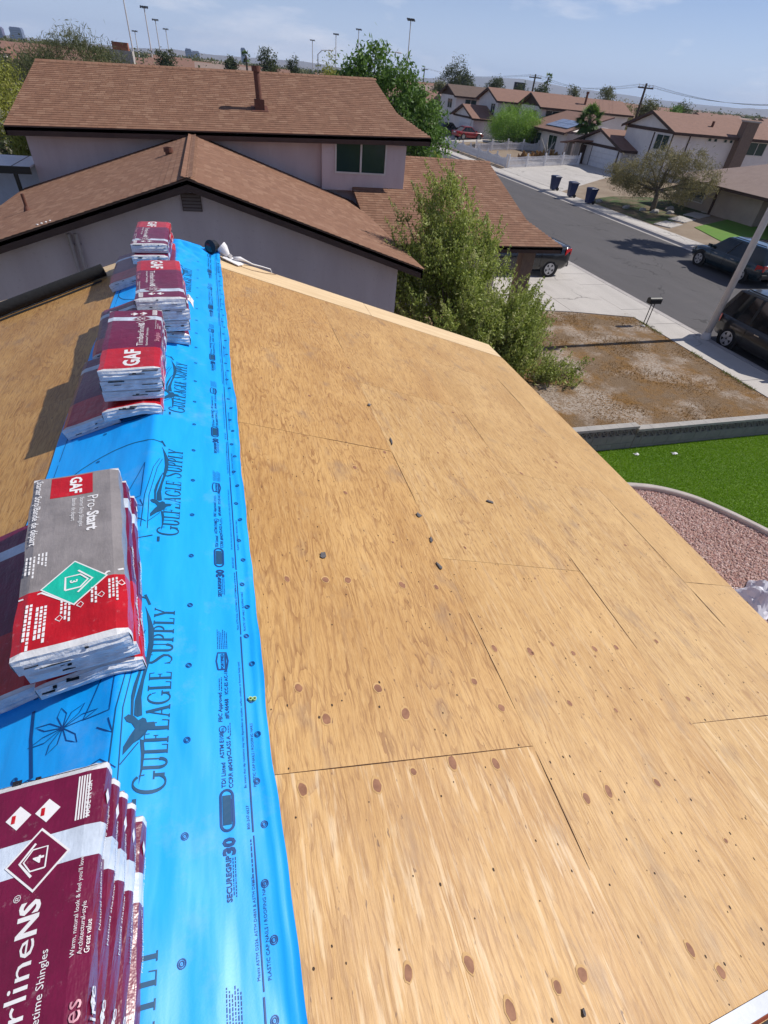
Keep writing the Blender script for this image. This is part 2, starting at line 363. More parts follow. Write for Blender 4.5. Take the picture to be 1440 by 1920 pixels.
def worn_mat(name, c1, c2, crack, stain, cs, amt):
    m, t, b = node_mat(name); o = g_(t, 'ShaderNodeTexCoord').outputs['Object']
    c = mixc(t, ramp(t, noise(t, o, .5, 4, .6, (2.2, .35, 1)), .35, .68), c1, c2)
    c = mixc(t, math_(t, 'MULTIPLY', ramp(t, noise(t, o, 45, 2), .6, .68), .35), c, [min(1, x*1.7) for x in c1])
    wv = g_(t, 'ShaderNodeVectorMath', operation='ADD'); t.links.new(o, wv.inputs[0]); nn = g_(t, 'ShaderNodeTexNoise'); nn.inputs['Scale'].default_value = 1.3; nn.inputs['Detail'].default_value = 5; t.links.new(o, nn.inputs[0]); t.links.new(nn.outputs[1], wv.inputs[1])
    vo = g_(t, 'ShaderNodeTexVoronoi', feature='DISTANCE_TO_EDGE'); vo.inputs['Scale'].default_value = cs; t.links.new(wv.outputs[0], vo.inputs[0])
    cr = math_(t, 'MULTIPLY', ramp(t, vo.outputs['Distance'], .010, .004), math_(t, 'MULTIPLY', ramp(t, noise(t, o, .35, 3, .6, None, (8, 1, 0)), .46, .56), amt)); c = mixc(t, cr, c, crack)
    st = math_(t, 'MULTIPLY', ramp(t, noise(t, o, .9, 5, .65, None, (2, 9, 0)), .56, .72), .38); c = mixc(t, st, c, stain)
    t.links.new(c, b.inputs['Base Color']); b.inputs['Roughness'].default_value = .88; bump(t, b, noise(t, o, 90, 3, .6), .3); return m
ASPH = worn_mat('asphalt_worn', (.082, .075, .079), (.066, .061, .064), (.022, .021, .022), (.10, .09, .09), .28, .8)
CONC = worn_mat('concrete_worn', (.50, .465, .43), (.43, .40, .37), (.16, .145, .13), (.33, .30, .275), .22, .7)
TURF = M('turf_base', (.075, .155, .008), (.095, .175, .010), .9, .9, .9, 150)
EARTH = M('desert_earth', (.17, .155, .11), (.11, .11, .07), .02, .95, .2, 2)
LAWN = M('lawn_green', (.09, .22, .018), (.12, .22, .03), 1.2, .9, .8, 40, speck=(6, .6, (.17, .13, .07), .5))
GRAVB = M('gravel_base', (.38, .24, .20), rough=.95)
mb = MB()
for x0, x1, y0, y1 in ((-6500, -60, -400, 7200), (-60, 75, -400, -3), (-60, 75, 112, 7200), (75, 8800, -400, 7200)): mb.poly([(x0,y0,-.03),(x1,y0,-.03),(x1,y1,-.03),(x0,y1,-.03)])
mb.poly([(-60,-3,-.03),(75,-3,-.03),(75,112,-.03),(-60,112,-.03)])
mb.build('ground', EARTH, kind='structure')
# the street with gutters
flat('street', [(17.1,-3),(27.05,-3),(27.05,420),(17.1,420)], ASPH, -.022)
def strip(name, m, prof, y0, y1, n=1, kind='structure', parent=None):
    mb = MB()
    for i in range(n):
        a, b = y0+(y1-y0)*i/n+.006, y0+(y1-y0)*(i+1)/n-.006
        mb.loft([[(x, a, z) for x, z in prof], [(x, b, z) for x, z in prof]])
    return mb.build(name, m, kind=kind, parent=parent)
strip('kerb_near', CONCD, [(16.72,-.1),(17.3,-.1),(17.3,-.016),(17.08,-.012),(16.95,.10),(16.72,.11)], -3, 130, 44)
strip('kerb_far', CONCD, [(27.5,-.1),(26.9,-.1),(26.9,-.016),(27.12,-.012),(27.25,.11),(27.5,.12)], -3, 400, 80)
def slabs(name, m, x0, x1, ys, z0, z1):
    root = tag(bpy.data.objects.new(name, None), kind='structure'); COL.objects.link(root)
    for a, b in zip(ys[:-1], ys[1:]):
        mb = MB(); mb.box(x0, x1, a+.008, b-.008, z0, z1+rnd.uniform(-.003, .003)); mb.build('slab', m, root)
    return root
slabs('sidewalk_near', CONC, 15.32, 16.70, [-3+1.52*i for i in range(70)], -.05, .11)
slabs('sidewalk_far', CONC, 27.52, 28.75, [8+1.52*i for i in range(60)], -.05, .12)
flat('dirt_lawn', [(4.6,8.2),(15.3,8.2),(15.3,16.4),(11.9,17.0),(4.6,17.6)], DIRT, .09)
# near driveway in slabs
dw = tag(bpy.data.objects.new('driveway_near', None), kind='structure'); COL.objects.link(dw)
for pts in ([(10.2,17.15),(13.0,16.62),(13.0,20.4),(10.2,20.4)], [(13.02,16.615),(15.30,15.95),(15.30,20.4),(13.02,20.4)],
            [(10.2,20.42),(13.0,20.42),(13.0,25.6),(10.2,25.6)], [(13.02,20.42),(15.30,20.42),(15.30,25.6),(13.02,25.6)]):
    mb = MB(); mb.prism([(x, y, .0) for x, y in pts], (0, 0, .115)); mb.build('slab', CONC, dw)
# lots across the street rise a little from the sidewalk
def lotz(x): return .11+min(max(x-28.75, 0), 8)*.066
mb = MB()
xs = [28.77, 31, 33.5, 36.75, 74]
for a, b in zip(xs[:-1], xs[1:]): mb.poly([(a,8,lotz(a)),(b,8,lotz(b)),(b,111,lotz(b)),(a,111,lotz(a))])
mb.poly([(28.77,8,lotz(28.77)),(28.77,8,-.02),(74,8,-.02),(74,8,lotz(74))]); mb.poly([(74,8,lotz(74)),(74,8,-.02),(74,111,-.02),(74,111,lotz(74))])
mb.build('front_yards', M('yard_earth', (.30, .235, .17), (.22, .16, .11), .6, .95, .5, 25), kind='structure')
def onlot(name, pts, m, lift=.012, kind='structure', th=0):
    mb = MB()
    q = []
    for i, (x, y) in enumerate(pts):      # add the break at x = 36.75 so that the sheet follows the slope
        q.append((x, y)); x2, y2 = pts[(i+1) % len(pts)]
        if (x-36.75)*(x2-36.75) < 0: k = (36.75-x)/(x2-x); q.append((36.75, y+k*(y2-y)))
    A = [p for p in q if p[0] <= 36.75]; B = [p for p in q if p[0] >= 36.75]
    for P in (A, B):
        if len(P) > 2: mb.prism([(x, y, lotz(x)+lift-.05) for x, y in P], (0, 0, .05))
    return mb.build(name, m, kind=kind)
onlot('driveway_far', [(28.77,44.2),(41,52.6),(41,59.6),(34,60),(28.77,56.3)], CONC, .02)
onlot('driveway_beyond', [(28.77,79),(43,79),(43,90),(28.77,90)], CONC, .02)
onlot('front_lawn', [(30.2,27.2),(31.2,31.0),(36.2,32.8),(38.2,32.0),(36.6,29.5),(34.6,27.4)], LAWN, .03)
onlot('planting_bed', [(28.95,32.2),(28.95,40.6),(32,41.5),(36,40),(37.5,35.6),(33,33.4)], M('bed_green', (.05, .085, .02), (.15, .11, .065), .9, .95, .9, 30, lo=.42, hi=.6), .025)
pth = tag(bpy.data.objects.new('stepping_path', None), kind='structure'); COL.objects.link(pth)
for i, (cx, cyy) in enumerate(((29.9, 32.0), (31.9, 33.1), (33.9, 34.0), (36.0, 34.6))):
    mb = MB(); a = .38; u = (math.cos(a), math.sin(a)); v = (-u[1], u[0])
    mb.prism([(cx+u[0]*p*.78+v[0]*q*.62, cyy+u[1]*p*.78+v[1]*q*.62, lotz(cx+u[0]*p*.78)+.01) for p, q in ((-1,-1),(1,-1),(1,1),(-1,1))], (0, 0, .05))
    mb.build('slab', CONC, pth)

# hills at the horizon
def hills(name, y0, depth, prof, m, seed):
    g = np.random.RandomState(seed); xs = np.linspace(prof[0][0], prof[-1][0], 260); hb = np.interp(xs, [p[0] for p in prof], [p[1] for p in prof])
    for k in (9, 21, 47, 90): hb = hb*(1+.30/k**.5*np.interp(np.linspace(0, k, 260), np.arange(k+1), g.uniform(-1, 1, k+1)))
    mb = MB(); rows = []
    for j, f in enumerate((0, .18, .4, .62, .82, 1, .75, 0)):
        q = f*(1+.25*np.interp(np.linspace(0, 40, 260), np.arange(41), g.uniform(-1, 1, 41))*(0 if j in (0, 5, 7) else 1))
        rows.append([(x, y0+depth*j/7+ (x*.0), max(h*qq, 0)-2) for x, h, qq in zip(xs, hb, q)])
    n = 260; vs = [p for r_ in rows for p in r_]
    fs = [(j*n+i, j*n+i+1, (j+1)*n+i+1, (j+1)*n+i) for j in range(7) for i in range(n-1)]
    mb.add(vs, fs); return mb.build(name, m, kind='structure', smooth=False)
HILL = M('hill_rock', (.19, .15, .12), (.14, .115, .095), .003, .95)
hills('hills', 5200, 1500, [(-6000,15),(-2500,25),(-600,30),(-250,48),(50,40),(400,42),(900,58),(1500,35),(2200,40),(2600,85),(3200,118),(3700,92),(4200,84),(5100,62),(6500,60)], HILL, 3)
hills('hills_east', 3600, 1400, [(3300,5),(3900,20),(4300,40),(4700,58),(5200,75),(5700,92),(6300,98),(7000,90),(8500,80)], HILL, 9)

# ------------------------------------------------------------------ the roof being worked on
def RP(s, y, h=0.):
    q = 1 if s >= 0 else -1
    return ((abs(s)*CS+h*SN)*q, y, H-abs(s)*SN+h*CS)
house = thing('house', (0, 3, 0), 'single storey house with its roof stripped to bare plywood', 'house')
mb = MB()
for sg in (1, -1):
    mb.prism([RP(sg*.0001, -1.8, -.02), RP(sg*4.8, -1.8, -.02), RP(sg*4.8, 7.28, -.02), RP(sg*.0001, 7.28, -.02)], (-.06*SN*sg, 0, -.06*CS))
mb.build('leak_blocker', DARK, house)  # dark slab added under the sheets to stop light leaking through
mb = MB(); mb.box(-4.3, 4.3, -1.5, 6.95, 0, 3.02)
mb.prism([(-4.3,6.9,3.02),(4.3,6.9,3.02),(0,6.9,4.36)], (0,.05,0)); mb.build('wall', STUC, house)
mb = MB()
for sg in (1, -1):
    mb.prism([RP(sg*4.8,-1.8,-.02), RP(sg*4.84,-1.8,-.02), RP(sg*4.84,7.3,-.02), RP(sg*4.8,7.3,-.02)], (0,0,-.16))
    mb.prism([RP(sg*.001,7.28,-.02), RP(sg*4.8,7.28,-.02), (RP(sg*4.8,7.28,-.02)[0],7.28,RP(sg*4.8,7.28,-.02)[2]-.15), (0,7.28,H-.17)], (0,.035,0))
mb.build('fascia_board', BRN, house)
ROWS = [0, .536, 1.756, 2.976, 4.196, 4.87]
SEAM = {0: [-1.8, 2.0, 4.44, 6.82], 1: [-1.8, .765, 3.205, 5.645, 6.82], 2: [-1.8, -.45, 1.985, 4.425, 6.82], 3: [-1.8, .79, 3.23, 5.67, 6.82], 4: [-1.8, -.47, 1.97, 4.41, 6.82]}
SHEETS = []
def sheet_of(s, y):
    for a in SHEETS:
        if a[0] <= s < a[1] and a[2] <= y < a[3]: return a[4]
    return house
for sg in (1, -1):
    for r_ in range(5):
        ys = SEAM[r_] if sg > 0 else [v+.6 if 0 < k < len(SEAM[r_])-1 and v+.6 < 6.7 else v for k, v in enumerate(SEAM[r_])]
        for a, b in zip(ys[:-1], ys[1:]):
            s0, s1 = ROWS[r_]+.0005, ROWS[r_+1]-.0005; a2, b2 = a+.0007, b-.0007
            h = rnd.uniform(-.0006, .0003)
            if s0 < .01: s0 = .001
            mb = MB(); dth = (-.016*SN*sg, 0, -.016*CS)
            e = [rnd.uniform(-.0009, .0009) for _ in range(4)]
            mb.prism([RP(sg*s0, a2+e[0], h), RP(sg*(s1+e[3]), a2+e[1], h), RP(sg*(s1-e[1]), b2+e[2], h), RP(sg*s0, b2, h)], dth)
            if sg > 0:
                pale = .08+.13*r_+(-.04 if a < .5 else 0)-.02*max(a, 0)+rnd.uniform(-.05, .05); grain = 1.0-.12*r_-(.25 if a < .5 else 0); worn = .8 if b < 1.0 else (.28 if a < 2.1 and r_ >= 2 else .08)
                if r_ == 4: pale, grain, worn = .42, .22, .06
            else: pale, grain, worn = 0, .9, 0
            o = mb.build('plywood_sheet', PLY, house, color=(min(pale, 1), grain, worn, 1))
            if sg > 0: SHEETS.append((ROWS[r_], ROWS[r_+1], a, b, o))
for sg in (1, -1):
    for s0, s1, h in ((.003, 2.545, .0015), (2.552, 4.86, .001)):
        mb = MB(); mb.prism([RP(sg*s0, 6.824, h), RP(sg*s1, 6.826, h), RP(sg*s1, 7.335, h), RP(sg*s0, 7.33, h)], (-.018*SN*sg, 0, -.018*CS))
        mb.build('rake_board', LUM, house)
# knots, plugs and nails in the sheets
def flat_disc(s, y, r, r2_, m, h, n=14, ang=0., parent=None, name='knot'):
    mb = MB(); ring = []
    for i in range(n):
        a = 2*math.pi*i/n; q = 1+rnd.uniform(-.09, .09); u, v = math.cos(a)*r*q, math.sin(a)*r2_*q
        ring.append((s+u*math.cos(ang)-v*math.sin(ang), y+u*math.sin(ang)+v*math.cos(ang)))
    mb.poly([RP(p, q, h) for p, q in ring], 0)
    mb.poly([RP(s+(p-s)*1.28, y+(q-y)*1.36+.002, h-.0004) for p, q in ring], 1)
    return mb.build(name, m, parent)
KN = [(.631,.704),(.924,.683),(1.096,.717),(1.291,.734),(1.506,.708),(.771,.963),(.674,1.106),(1.042,1.09),(1.141,.963),(1.675,.961),(1.582,1.107),(1.812,1.302),(1.041,1.742),(.911,1.735),(.7,1.722),(1.375,1.732),(1.606,1.732),(2.055,1.281),(2.382,1.268),(2.585,1.298),(2.785,1.31),(1.913,.515),(2.062,.527),(2.402,.526),(1.386,.003),(1.503,.008),(1.186,-.007),(1.092,.122),(.878,.146),(2.034,-.035),(2.122,-.12)]
k2 = random.Random(4)
for yl in (2.25, 2.7, 3.12, 3.5, 3.95, 4.35, 4.7, 5.2, 5.6, 6.1):
    for _ in range(5): KN.append((k2.uniform(.6, 4.1), yl+k2.uniform(-.2, .2)))
for _ in range(14): KN.append((k2.uniform(2.0, 4.1), k2.choice((.25, .95, 1.3, 1.9))+k2.uniform(-.06, .06)))
for i, (s, y) in enumerate(KN):
    r_ = k2.uniform(.0125, .019) if i < 31 else k2.choice((.005, .007, .009, .012, .015))*k2.uniform(.8, 1.15)
    flat_disc(s, y, r_, r_*k2.uniform(1.0, 1.6), [KNOT, KNOT2], .0012, parent=sheet_of(s, y), ang=k2.uniform(-.4, .4))
mb = MB()
for r_ in range(1, 5):
    for yy in np.arange(-.6, 6.8, .407):
        for ss in np.arange(ROWS[r_]+.03, ROWS[r_+1]-.01, .15 if abs((yy*2.46) % 1) < .3 else .3):
            s, y = ss+k2.uniform(-.03, .03), yy+k2.uniform(-.012, .012); q = k2.uniform(.0022, .0042)
            mb.poly([RP(s+q*math.cos(a), y+q*1.2*math.sin(a), .0011) for a in (0, 1.05, 2.1, 3.14, 4.19, 5.24)])
for _ in range(700):
    s, y = k2.uniform(.56, 4.8), k2.uniform(-.6, 6.7); q = k2.uniform(.0018, .005); a0 = k2.uniform(0, 3)
    mb.poly([RP(s+q*math.cos(a+a0)*k2.uniform(.6, 1.3), y+q*1.6*math.sin(a+a0), .0010) for a in (0, 1.3, 2.5, 3.8, 5.0)])
mb.build('nail_head', M('nail_dark', (.05, .028, .018), rough=.8), house, kind='stuff')
# long split in the third row and gap shade between the sheets, laid on as dark strips
mb = MB()
def gap(s0, y0, s1, y1, wd):
    n = 10; P = []
    for i in range(n+1):
        k = i/n; P.append((s0+(s1-s0)*k, y0+(y1-y0)*k, .62*wd*(math.sin(math.pi*min(max(k, .04), .96))**.6)*rnd.uniform(.7, 1.2)))
    dx, dy = s1-s0, y1-y0; l = math.hypot(dx, dy); px, py = -dy/l, dx/l
    for a, b in zip(P[:-1], P[1:]):
        mb.poly([RP(a[0]-px*a[2], a[1]-py*a[2], .0013), RP(b[0]-px*b[2], b[1]-py*b[2], .0013), RP(b[0]+px*b[2], b[1]+py*b[2], .0013), RP(a[0]+px*a[2], a[1]+py*a[2], .0013)])
gap(.536, .765, 1.75, .765, .0035); gap(1.756, .74, 1.742, .27, .004); gap(2.976, 2.2, 2.975, 1.3, .006); gap(4.196, 5.75, 4.196, 4.9, .008); gap(4.196, 3.1, 4.196, 1.95, .006); gap(4.197, 1.9, 4.19, 1.5, .009)
gap(1.1, 3.205, 1.756, 3.205, .004); gap(1.757, 3.2, 1.757, 2.55, .004); gap(2.98, .79, 4.19, .792, .0035); gap(4.2, 1.97, 4.66, 1.97, .004); gap(1.756, 1.55, 1.756, .95, .003); gap(2.976, 4.3, 2.976, 3.7, .004); gap(1.756, 5.9, 1.756, 5.2, .004)
mb.build('joint_gap_shade', M('gap_shadow', (.06, .026, .014), rough=.95), house, kind='stuff')
# torn shingle scraps left on the deck
SCR = M('scrap_shingle', (.10, .095, .10), (.15, .14, .145), 60, .9, .5, 200)
for s, y, l_, w_, a, lab in ((.929,1.916,.05,.042,.4,'grey torn shingle scrap nearest the blue sheet edge'), (1.801,3.365,.13,.022,.25,'long narrow dark shingle sliver lying beside a plywood joint'),
        (1.754,3.96,.055,.035,0,'dark shingle scrap farthest up the bare deck'), (1.724,2.398,.045,.05,.6,'small triangular shingle scrap in the middle of the deck'),
        (2.497,2.698,.035,.07,.2,'oval grey shingle scrap farthest right on the deck'), (1.694,1.905,.07,.026,.7,'crumpled dark shingle strip below the triangular scrap'),
        (1.73,2.151,.06,.022,.1,'thin brown shingle scrap beside the sheet joint'), (1.444,-.073,.022,.013,.1,'blue grey shingle chip at the bottom of the deck')):
    mb = MB(); n = 9; base = RP(s, y, .002)
    ring = []
    for i in range(n):
        t_ = 2*math.pi*i/n; q = rnd.uniform(.62, 1.1); u, v = math.cos(t_)*l_*q*.5, math.sin(t_)*w_*q*.5
        ring.append((s+u*math.cos(a+1.2)-v*math.sin(a+1.2), y+u*math.sin(a+1.2)+v*math.cos(a+1.2)))
    lo = [RP(p, q, .0028) for p, q in ring]; hi = [RP(p, q, .006+rnd.uniform(0, .009)) for p, q in ring]
    mb.add(lo+hi, [tuple(range(n, 2*n))]+[(i, (i+1) % n, n+(i+1) % n, n+i) for i in range(n)])
    mb.build('shingle_scrap', SCR, base=base, label=lab, cat='shingle scrap', group='torn shingle scraps on the plywood')
# bright metal flashing at the near corner of the deck
mb = MB()
mb.prism([RP(1.75,-.262,.012), RP(3.6,-.235,.012), RP(3.6,-.19,.014), RP(1.75,-.216,.014)], (.002*SN,0,.002*CS))
mb.prism([RP(1.75,-.272,.002), RP(3.6,-.245,.002), RP(3.6,-.236,.012), RP(1.75,-.263,.012)], (0,-.002,0), 1)
mb.prism([RP(1.75,-.36,.004), RP(3.6,-.34,.004), RP(3.6,-.25,.004), RP(1.75,-.276,.004)], (.002*SN,0,.002*CS), 2)
mb.build('metal_flashing', [M('flashing_metal', (.50, .52, .58), (.44, .46, .52), 20, .35, metal=.35), M('flashing_red', (.25, .05, .02), rough=.8), DARK], base=RP(1.75,-.25,0), label='pale metal flashing strip across the nearest corner of the deck', cat='flashing')

# ------------------------------------------------------------------ blue underlayment over the ridge
Y0, Y1 = -1.2, 7.34
def edge_r(y): return np.interp(y, [-1.2,.1,.37,.77,1.35,1.84,3.5,3.9,5.1,6.2,7.1,7.4], [.553,.549,.544,.531,.527,.520,.521,.512,.514,.505,.497,.49])+.0035*math.sin(4.3*y)+.0022*math.sin(11*y+1)+.0012*math.sin(29*y)
def edge_l(y): return np.interp(y, [-1.2,2.8,4.2,5.4,7.4], [-.66,-.66,-.68,-.65,-.64])+.006*math.sin(y*5)
def BH(s, y):
    h = .006+.0016*math.sin(3*y+9*s)+.0014*math.sin(7.3*y-5*s+1)+.0012*math.sin(2.1*y+24*s)
    e = edge_r(y); d = (s-(e-.05))/.05
    if d > 0: h += .010*d*d*(1+.6*math.sin(6*y))
    cr = s-(e-.028-.006*math.sin(2.6*y)); h += .0055*math.exp(-(cr/.010)**2)
    f = max(0, (y-6.45)/.9)
    if f > 0: h += f*(.030*abs(math.sin(11*s+6*y))**.7+.020*math.sin(17*y+9*s)**2)+.03*max(0, f-.7)
    h += .004*math.exp(-((s+.0)/.03)**2)
    q = .5+.5*math.sin(1.7*y+.6); h += q*.0022*math.sin(13*y+31*s)+.0015*math.sin(4*y-40*s+2*math.sin(2*y))*(1 if s > 0 else .5)
    if y < 1.3: h += .0035*(1-max(y, 0)/1.3)*math.sin(19*s+4.5*y)*math.sin(5*y+8*s)
    return max(h, .004)
def BP(s, y, lift=0.):
    rr = math.sqrt(s*s+.018**2)-.0; h = BH(s, y)+lift; q = s/rr
    return (s*CS+h*SN*q, y, H-(rr-.018*.35)*SN+h*CS)
mb = MB(); ny, nsx = 560, 120
vs = []
for j in range(ny+1):
    y = Y0+(Y1-Y0)*j/ny
    for i in range(nsx+1):
        k = i/nsx; s = edge_l(y)+(edge_r(y)-edge_l(y))*k
        yy = y if j < ny else y+.02*math.sin(14*k)-.05*max(0, -s)
        vs.append(BP(s, yy))
mb.add(vs, [(j*(nsx+1)+i, j*(nsx+1)+i+1, (j+1)*(nsx+1)+i+1, (j+1)*(nsx+1)+i) for j in range(ny) for i in range(nsx)])
under = mb.build('roofing_underlayment', BLUE, base=(0, 3, H), smooth=True, label='bright blue printed underlayment sheet draped along the roof ridge', cat='underlayment')
# serif capitals for the big supplier name
def ribbon(pts):            # (x, y, half width) along a spine -> quads
    v = []; f = []
    for i, (x, y, w_) in enumerate(pts):
        a = pts[max(i-1, 0)]; b = pts[min(i+1, len(pts)-1)]; dx, dy = b[0]-a[0], b[1]-a[1]; l = math.hypot(dx, dy) or 1
        v += [(x-dy/l*w_, y+dx/l*w_), (x+dy/l*w_, y-dx/l*w_)]
        if i: f.append((2*i-2, 2*i-1, 2*i+1, 2*i))
    return v, f
def arc(cx, cyy, rx, ry, a0, a1, thick, thin, n=12, mid=180):
    return ribbon([(cx+rx*math.cos(R(a)), cyy+ry*math.sin(R(a)), thin+(thick-thin)*abs(math.cos(R(a)))) for a in np.linspace(a0, a1, n)])
def bar(x0, y0, x1, y1, w_): return ribbon([(x0, y0, w_), (x1, y1, w_)])
def serif(x, y, w_=.16): return bar(x-w_, y, x+w_, y, .024)
K, k_ = .080, .032
SPINE = [(.52,.80,.02),(.50,.88,.022),(.40,.965,.025),(.28,.97,.03),(.14,.88,.05),(.12,.74,.06),(.22,.61,.066),(.38,.47,.066),(.50,.33,.062),(.50,.16,.05),(.38,.035,.03),(.24,.025,.025),(.12,.10,.022),(.07,.24,.02)]
GLY = {
 'G': (.78, [arc(.40,.5,.33,.48,48,325,.065,.022,20), bar(.66,.38,.66,.06,.06), serif(.66,.38,.15), bar(.655,.82,.68,.66,.02)]),
 'U': (.74, [bar(.16,.98,.16,.32,K), arc(.37,.32,.21,.30,180,360,K,k_,10), bar(.58,.98,.58,.32,k_), serif(.16,.985), serif(.58,.985,.12)]),
 'L': (.56, [bar(.16,0,.16,1,K), serif(.16,.985), bar(.05,.018,.50,.018,.02), bar(.49,.0,.51,.25,.02)]),
 'F': (.56, [bar(.16,0,.16,1,K), serif(.16,.018), bar(.04,.98,.48,.98,.02), bar(.47,1,.49,.78,.02), bar(.2,.52,.40,.52,.02), bar(.40,.62,.40,.42,.018)]),
 'E': (.58, [bar(.16,0,.16,1,K), bar(.04,.98,.48,.98,.02), bar(.47,1,.49,.78,.02), bar(.2,.52,.40,.52,.02), bar(.40,.62,.40,.42,.018), bar(.04,.018,.50,.018,.02), bar(.49,.0,.52,.25,.02)]),
 'A': (.72, [bar(.12,.02,.36,.98,k_), bar(.34,1,.60,.02,K), bar(.2,.34,.5,.34,.02), serif(.11,.015,.1), serif(.60,.015,.13)]),
 'S': (.60, [ribbon(SPINE), bar(.075,.06,.075,.28,.016), bar(.53,.95,.53,.74,.016)]),
 'P': (.58, [bar(.16,0,.16,1,K), serif(.16,.018), serif(.16,.985,.12), arc(.22,.73,.27,.25,90,-90,.055,.02,12)]),
 'Y': (.68, [bar(.10,.98,.34,.46,K), bar(.60,.98,.36,.48,k_), bar(.34,.48,.34,.02,K), serif(.34,.018), serif(.10,.985,.12), serif(.60,.985,.1)]),
}
def serif_text(mb, txt, fn, cap, m=0):
    x = 0
    for ch, sz in txt:
        if ch == ' ': x += .34*cap; continue
        adv, parts = GLY[ch]
        for v, f in parts: mb.add([fn(x+p[0]*cap*sz*.86, p[1]*cap*sz) for p in v], f, m)
        x += (adv+.03)*cap*sz*.86
    return x
NAME = [('G',1.3),('U',1),('L',1),('F',1),('E',1.22),('A',1),('G',1),('L',1),('E',1),(' ',1),('S',1.25),('U',1),('P',1),('P',1),('L',1),('Y',1)]
tmp = MB(); NLEN = serif_text(tmp, NAME, lambda u, v: (u, v, 0), 1.0)
WING = [(.057,1.514),(.081,1.453),(.099,1.394),(.102,1.312),(.092,1.235),(.08,1.156),(.076,1.088),(.084,1.016),(.07,1.011),(.058,1.018),(.056,1.075),(.067,1.142),(.08,1.235),(.083,1.328),(.076,1.41),(.065,1.479)]
WING2 = [(.064,1.221),(.047,1.143),(.042,1.096),(.047,1.018),(.055,1.015),(.052,1.076),(.059,1.143),(.078,1.266)]
BODY = [(.027,1.01),(.039,1.022),(.059,1.014),(.073,.998),(.086,1.008),(.097,1.003),(.101,.989),(.125,.991),(.13,.975),(.108,.965),(.1,.947),(.084,.928),(.065,.915),(.036,.878),(.035,.906),(.052,.945),(.065,.968),(.053,.987),(.037,.994)]
TAIL = [(.084,.928),(.096,.924),(.102,.883),(.1,.828),(.092,.776),(.094,.828),(.091,.878)]
def bline(mb, pts, w_, m=0, step=.02):       # a printed line that follows the sheet
    P = []
    for a, b in zip(pts[:-1], pts[1:]):
        n = max(1, int(math.hypot(b[0]-a[0], b[1]-a[1])/step)); P += [(a[0]+(b[0]-a[0])*i/n, a[1]+(b[1]-a[1])*i/n, w_) for i in range(n)]
    P.append((pts[-1][0], pts[-1][1], w_)); v, f = ribbon(P)
    mb.add([BP(p[0], p[1], .0020) for p in v], f, m)
def circ(cs, cyy, r_, a0=0, a1=360, n=20): return [(cs+r_*math.cos(R(a)), cyy+r_*math.sin(R(a))) for a in np.linspace(a0, a1, n)]
for k in range(-1, 6):
    o_ = 1.208*k+(.062 if k < 0 else 0)
    if .74+o_ > 6.6: continue
    mb = MB(); cap = .76/NLEN
    serif_text(mb, NAME, lambda u, v: BP(.175-v*.98, .745+o_+u, .0022), .76/NLEN)
    mb.build('printed_name', GINK, under)
    mb = MB()
    for P in (WING, WING2, BODY, TAIL): mb.poly([BP(s, y+o_, .0021) for s, y in P])
    ring = circ(-.15, 1.15+o_, .455, 62, 297, 60); bline(mb, [(s, y) for s, y in ring if s > -.63], .0035)
    bline(mb, [(.084,.70+o_),(.083,.735+o_)], .006); bline(mb, [(.053,1.575+o_),(.075,1.52+o_)], .005)
    bline(mb, [(.08,.917+o_),(.031,.848+o_)], .0018); bline(mb, [(.067,1.389+o_),(.045,1.30+o_),(.02,1.05+o_),(.03,.79+o_)], .0016); bline(mb, [(.052,1.389+o_),(.025,1.30+o_),(.0,1.05+o_),(.0,.80+o_)], .0016)
    mb.build('printed_eagle', GINK, under)
    mb = MB()      # sail boat, palm leaves and shore line of the emblem, thin outlines
    bline(mb, [(-.327,1.16+o_),(-.31,1.05+o_),(-.269,.90+o_)], .006)
    for a in (20, 60, 100, 150, 200, 250, 300):
        tip = (-.19+.13*math.cos(R(a)), 1.045+.085*math.sin(R(a))+o_); md = (-.19+.075*math.cos(R(a+14)), 1.045+.055*math.sin(R(a+14))+o_); md2 = (-.19+.075*math.cos(R(a-12)), 1.045+.055*math.sin(R(a-12))+o_)
        bline(mb, [(-.19,1.045+o_), md, tip, md2, (-.19,1.045+o_)], .0016)
    bline(mb, [(-.40,.86+o_),(-.28,.90+o_),(-.15,.84+o_),(-.03,.88+o_),(.02,.84+o_)], .002); bline(mb, [(-.02,1.35+o_),(-.12,1.05+o_),(-.02,1.05+o_),(-.02,1.35+o_)], .0018)
    bline(mb, [(-.06,1.0+o_),(.0,.96+o_),(-.02,1.02+o_)], .002)
    mb.build('printed_scene', INK, under)
def greek(mb, s, y, ln, size, m=0, seed=0):  # unreadably small print: rows of word-long dashes
    g = random.Random(seed); u = 0
    while u < ln:
        w_ = g.uniform(.6, 2.6)*size; bline(mb, [(s, y+u), (s, min(y+u+w_, y+ln))], size*.28, m); u += w_+size*.5
